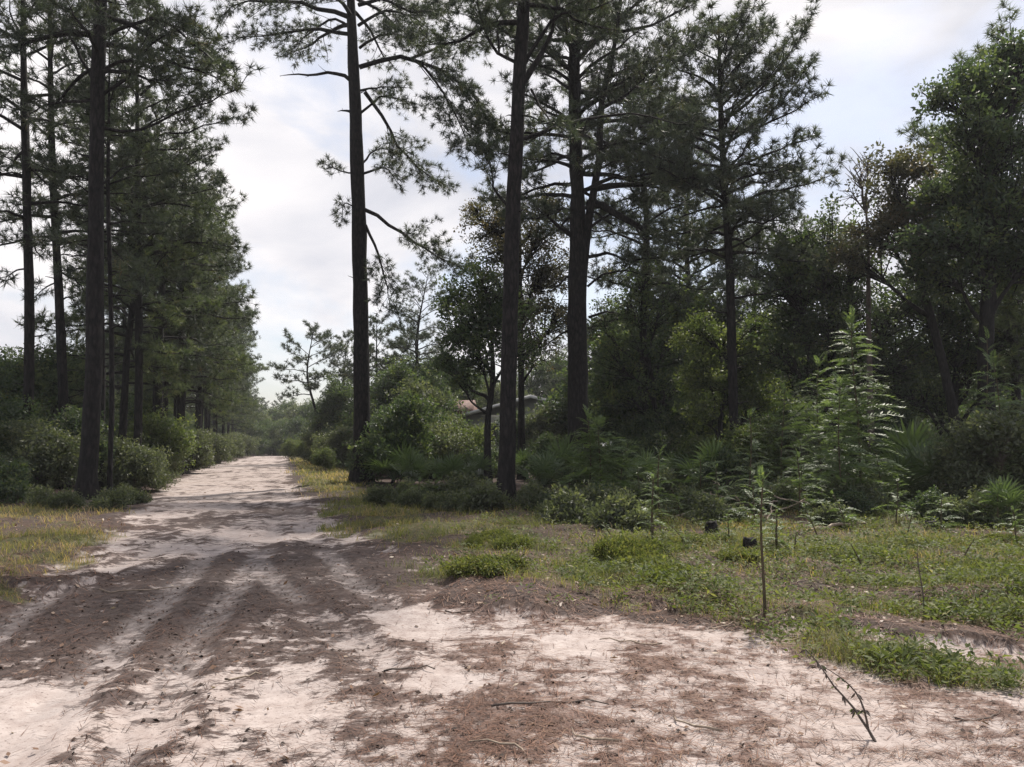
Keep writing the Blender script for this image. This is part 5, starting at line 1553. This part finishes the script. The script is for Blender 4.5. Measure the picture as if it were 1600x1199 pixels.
for i, (u, v, L, rz, lab) in enumerate(sticks):
    p = gpt(u, v)
    o = obj('stick', STK[i % 5], None, (p[0], p[1], p[2] + 0.012))
    o.scale = (L, 1, 1)
    o.rotation_euler = (0, 0, R(rz))
    tag(o, lab, 'stick', 'sticks lying on the ground')

rb = np.random.default_rng(44)
for i in range(20):
    u, v = 1060 + 190 * rb.random(), 775 + 40 * rb.random()
    p = gpt(u, v)
    o = obj('dead_branch', STK[i % 5], None, (p[0], p[1], p[2] + rb.uniform(0.05, 0.35)))
    L = rb.uniform(0.7, 1.7)
    o.scale = (L, 2.2, 2.2)
    o.rotation_euler = (0, rb.uniform(-0.6, 0.35), rb.uniform(0, 6.28))
    tag(o, 'dead grey branch in the loose brush pile between the saplings', 'branch', 'dead branches in the brush pile')
# ------------------------------------------------------------------ litter, grass, herbs: stuff
def sample(n, rng, d0, d1, wide=0.85):
    d = d0 * (d1 / d0) ** rng.random(n)
    x = (rng.random(n) * 2 - 1) * (d * wide + 0.6)
    return x, d
rg = np.random.default_rng(31)

def straw():
    x, y = sample(420000, rg, 2.6, 18)
    b, g, l, bd = masks(x, y)
    w = np.clip(b * (0.015 + 0.9 * l ** 1.6) * (0.3 + 0.7 * sstep(-2, 1, x)), 0, 1) + (1 - b) * 0.42
    k = rg.random(len(x)) < w * np.where(y > 10, 0.55, 1.0) * 0.8
    x, y, bd = x[k], y[k], bd[k]
    n = len(x)
    L = rg.uniform(0.06, 0.20, n); a = rg.uniform(0, np.pi, n)
    sc = np.maximum(1, y / 5.0)
    wd = 0.0022 * sc
    dx, dy = np.cos(a) * L / 2, np.sin(a) * L / 2
    x0, y0, x1, y1 = x - dx, y - dy, x + dx, y + dy
    z0 = ground_z(x0, y0) + 0.004 + rg.random(n) * 0.014
    z1 = ground_z(x1, y1) + 0.004 + rg.random(n) * 0.018
    px, py = -np.sin(a) * wd, np.cos(a) * wd
    V = np.stack([np.stack([x0 - px, y0 - py, z0], -1), np.stack([x0 + px, y0 + py, z0], -1), np.stack([x1, y1, z1], -1)], 1).reshape(-1, 3)
    T = np.arange(3 * n).reshape(-1, 3)
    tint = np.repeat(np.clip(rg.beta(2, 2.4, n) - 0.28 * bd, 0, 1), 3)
    me = mesh_np('pine_straw', V, T, M['straw'], tint)
    tag(obj('pine_straw', me), 'brown fallen pine needles scattered over sand and verge', None, None, 'stuff')
    return n
def grass():
    x, y = sample(600000, rg, 3.0, 80)
    b, g, l, bd = masks(x, y)
    clump = sstep(0.35, 0.65, fbm(x * 2.2 + 3, y * 2.2, 3))
    k = rg.random(len(x)) < np.clip(g, 0, 1) ** 1.2 * (0.2 + 0.8 * clump)
    x, y, c = x[k], y[k], clump[k]
    n = len(x)
    z = ground_z(x, y)
    h = rg.uniform(0.04, 0.13, n) * (0.7 + 0.7 * c) * np.clip(0.8 + y * 0.016, 0.8, 2.2)
    sc = np.maximum(1, y / 6.5)
    wd = 0.0042 * sc
    a = rg.uniform(0, 2 * np.pi, n)
    lean = rg.uniform(0.5, 2.0, n) * h
    px, py = -np.sin(a) * wd / 2, np.cos(a) * wd / 2
    b0 = np.stack([x - px, y - py, z - 0.01], -1); b1 = np.stack([x + px, y + py, z - 0.01], -1)
    mx_ = np.stack([x + np.cos(a) * lean * 0.35, y + np.sin(a) * lean * 0.35, z + h * 0.65], -1)
    off = np.stack([px, py, 0 * px], -1) * 0.8
    tip = np.stack([x + np.cos(a) * lean, y + np.sin(a) * lean, z + h * 0.95], -1)
    V = np.stack([b0, b1, mx_ + off, mx_ - off, tip], 1).reshape(-1, 3)
    i0 = np.arange(n)[:, None] * 5
    T = np.concatenate([i0 + [0, 1, 2], i0 + [0, 2, 3], i0 + [3, 2, 4]])
    dry = fbm(x * 0.7 + 9, y * 0.7, 3)
    left = sstep(-3, -6, x) * 0.25
    tint = np.clip(rg.normal(0.50, 0.2, n) + (dry - 0.5) * 1.1 + left, 0, 1)
    me = mesh_np('grass', V, T, M['grass'], np.repeat(tint, 5))
    tag(obj('grass', me), 'patchy short green grass and dry blades on both verges', None, None, 'stuff')
    return n
def herbs():
    protos = []
    for q in range(5):
        V, T = [], []
        k = 0
        for i in range(13):
            a = rg.uniform(0, 6.28); r = rg.uniform(0.0, 0.07); zz = rg.uniform(0.02, 0.12)
            d = np.array([math.cos(a), math.sin(a), rg.uniform(-0.1, 0.7)]); d /= np.linalg.norm(d)
            nn = np.array([0, 0, 1.0]) + rg.normal(size=3) * 0.35
            V += leaf_quad(np.array([math.cos(a) * r, math.sin(a) * r, zz]), d, nn / np.linalg.norm(nn), rg.uniform(0.035, 0.07), 0.022, 0.004)
            T += [[k, k + 1, k + 2], [k, k + 2, k + 3]]
            k += 4
        protos.append((np.array(V), np.array(T)))
    x, y = sample(84000, rg, 3.5, 40)
    b, g, l, bd = masks(x, y)
    patch = sstep(0.42, 0.62, fbm(x * 1.1 + 41, y * 1.1 + 17, 3))
    right = sstep(-1.5, 3.0, x)
    k = rg.random(len(x)) < np.clip(g * right * (0.30 + 0.7 * patch) * 0.5 + (1 - b) * 0.05 * right, 0, 1)
    x, y = x[k], y[k]
    pos = np.stack([x, y, ground_z(x, y)], -1)
    n = len(x)
    geo = Geo()
    D = np.stack([rg.normal(size=n) * 0.2, rg.normal(size=n) * 0.2, np.ones(n)], -1)
    scatter(geo, protos, pos, D, rg.uniform(0.7, 1.4, n) * np.clip(0.8 + y * 0.02, 0.8, 1.8), np.clip(rg.normal(0.45, 0.22, n), 0, 0.93), rg)
    tag(obj('low_herbs', geo.mesh('low_herbs', M['herb'])), 'low leafy weeds mixed into the grass of the clearing', None, None, 'stuff')
    return n
def dry_leaves():
    x, y = sample(26000, rg, 3.0, 30)
    b, g, l, bd = masks(x, y)
    k = rg.random(len(x)) < b * 0.05 + (1 - b) * 0.35
    x, y = x[k], y[k]
    n = len(x)
    V, T = [], []
    for i in range(3):
        pass
    d = rg.normal(size=(n, 3)) * [1, 1, 0.25]; d /= np.linalg.norm(d, axis=1, keepdims=True)
    nn = np.array([0, 0, 1.0]) + rg.normal(size=(n, 3)) * 0.4
    s = np.cross(d, nn); s /= np.linalg.norm(s, axis=1, keepdims=True)
    p = np.stack([x, y, ground_z(x, y) + 0.015], -1)
    L = (rg.uniform(0.03, 0.075, n) * np.clip(0.8 + y * 0.03, 0.8, 1.6))[:, None]
    V = np.stack([p, p + d * L * 0.5 + s * L * 0.24, p + d * L, p + d * L * 0.5 - s * L * 0.24], 1).reshape(-1, 3)
    i0 = np.arange(n)[:, None] * 4
    T = np.concatenate([i0 + [0, 1, 2], i0 + [0, 2, 3]])
    me = mesh_np('dry_leaves', V, T, M['dead_leaf'], np.repeat(rg.beta(1.6, 2.4, n), 4))
    tag(obj('dry_leaves', me), 'dry brown leaves strewn over the forest floor', None, None, 'stuff')
    return n
def debris():
    x, y = sample(60000, rg, 2.8, 13)
    b, g, l, bd = masks(x, y)
    k = rg.random(len(x)) < b * sstep(0.35, 0.75, l) * 0.22
    x, y = x[k], y[k]
    n = len(x)
    d = rg.normal(size=(n, 3)) * [1, 1, 0.2]; d /= np.linalg.norm(d, axis=1, keepdims=True)
    nn = np.array([0, 0, 1.0]) + rg.normal(size=(n, 3)) * 0.5
    q = np.cross(d, nn); q /= np.linalg.norm(q, axis=1, keepdims=True)
    p = np.stack([x, y, ground_z(x, y) + 0.006], -1)
    L = rg.uniform(0.012, 0.055, n)[:, None]
    W = L * rg.uniform(0.15, 0.6, n)[:, None]
    up = np.array([0, 0, 1.0]) * W * 0.5
    V = np.stack([p - d * L / 2, p + q * W / 2, p + d * L / 2, p - q * W / 2, p + up], 1).reshape(-1, 3)
    i0 = np.arange(n)[:, None] * 5
    T = np.concatenate([i0 + [0, 1, 4], i0 + [1, 2, 4], i0 + [2, 3, 4], i0 + [3, 0, 4]])
    me = mesh_np('bark_debris', V, T, M['duff'], np.repeat(rg.beta(1.5, 2.5, n), 5))
    tag(obj('bark_debris', me), 'crumbs of bark and rotted litter on the sandy track', None, None, 'stuff')
    return n
print('STUFF', straw(), grass(), herbs(), dry_leaves(), debris())

print('TRIS', sum((len(m.polygons)*(2 if m.name=='ground' else 1)) for m in bpy.data.meshes), 'OBJ', len(bpy.data.objects))
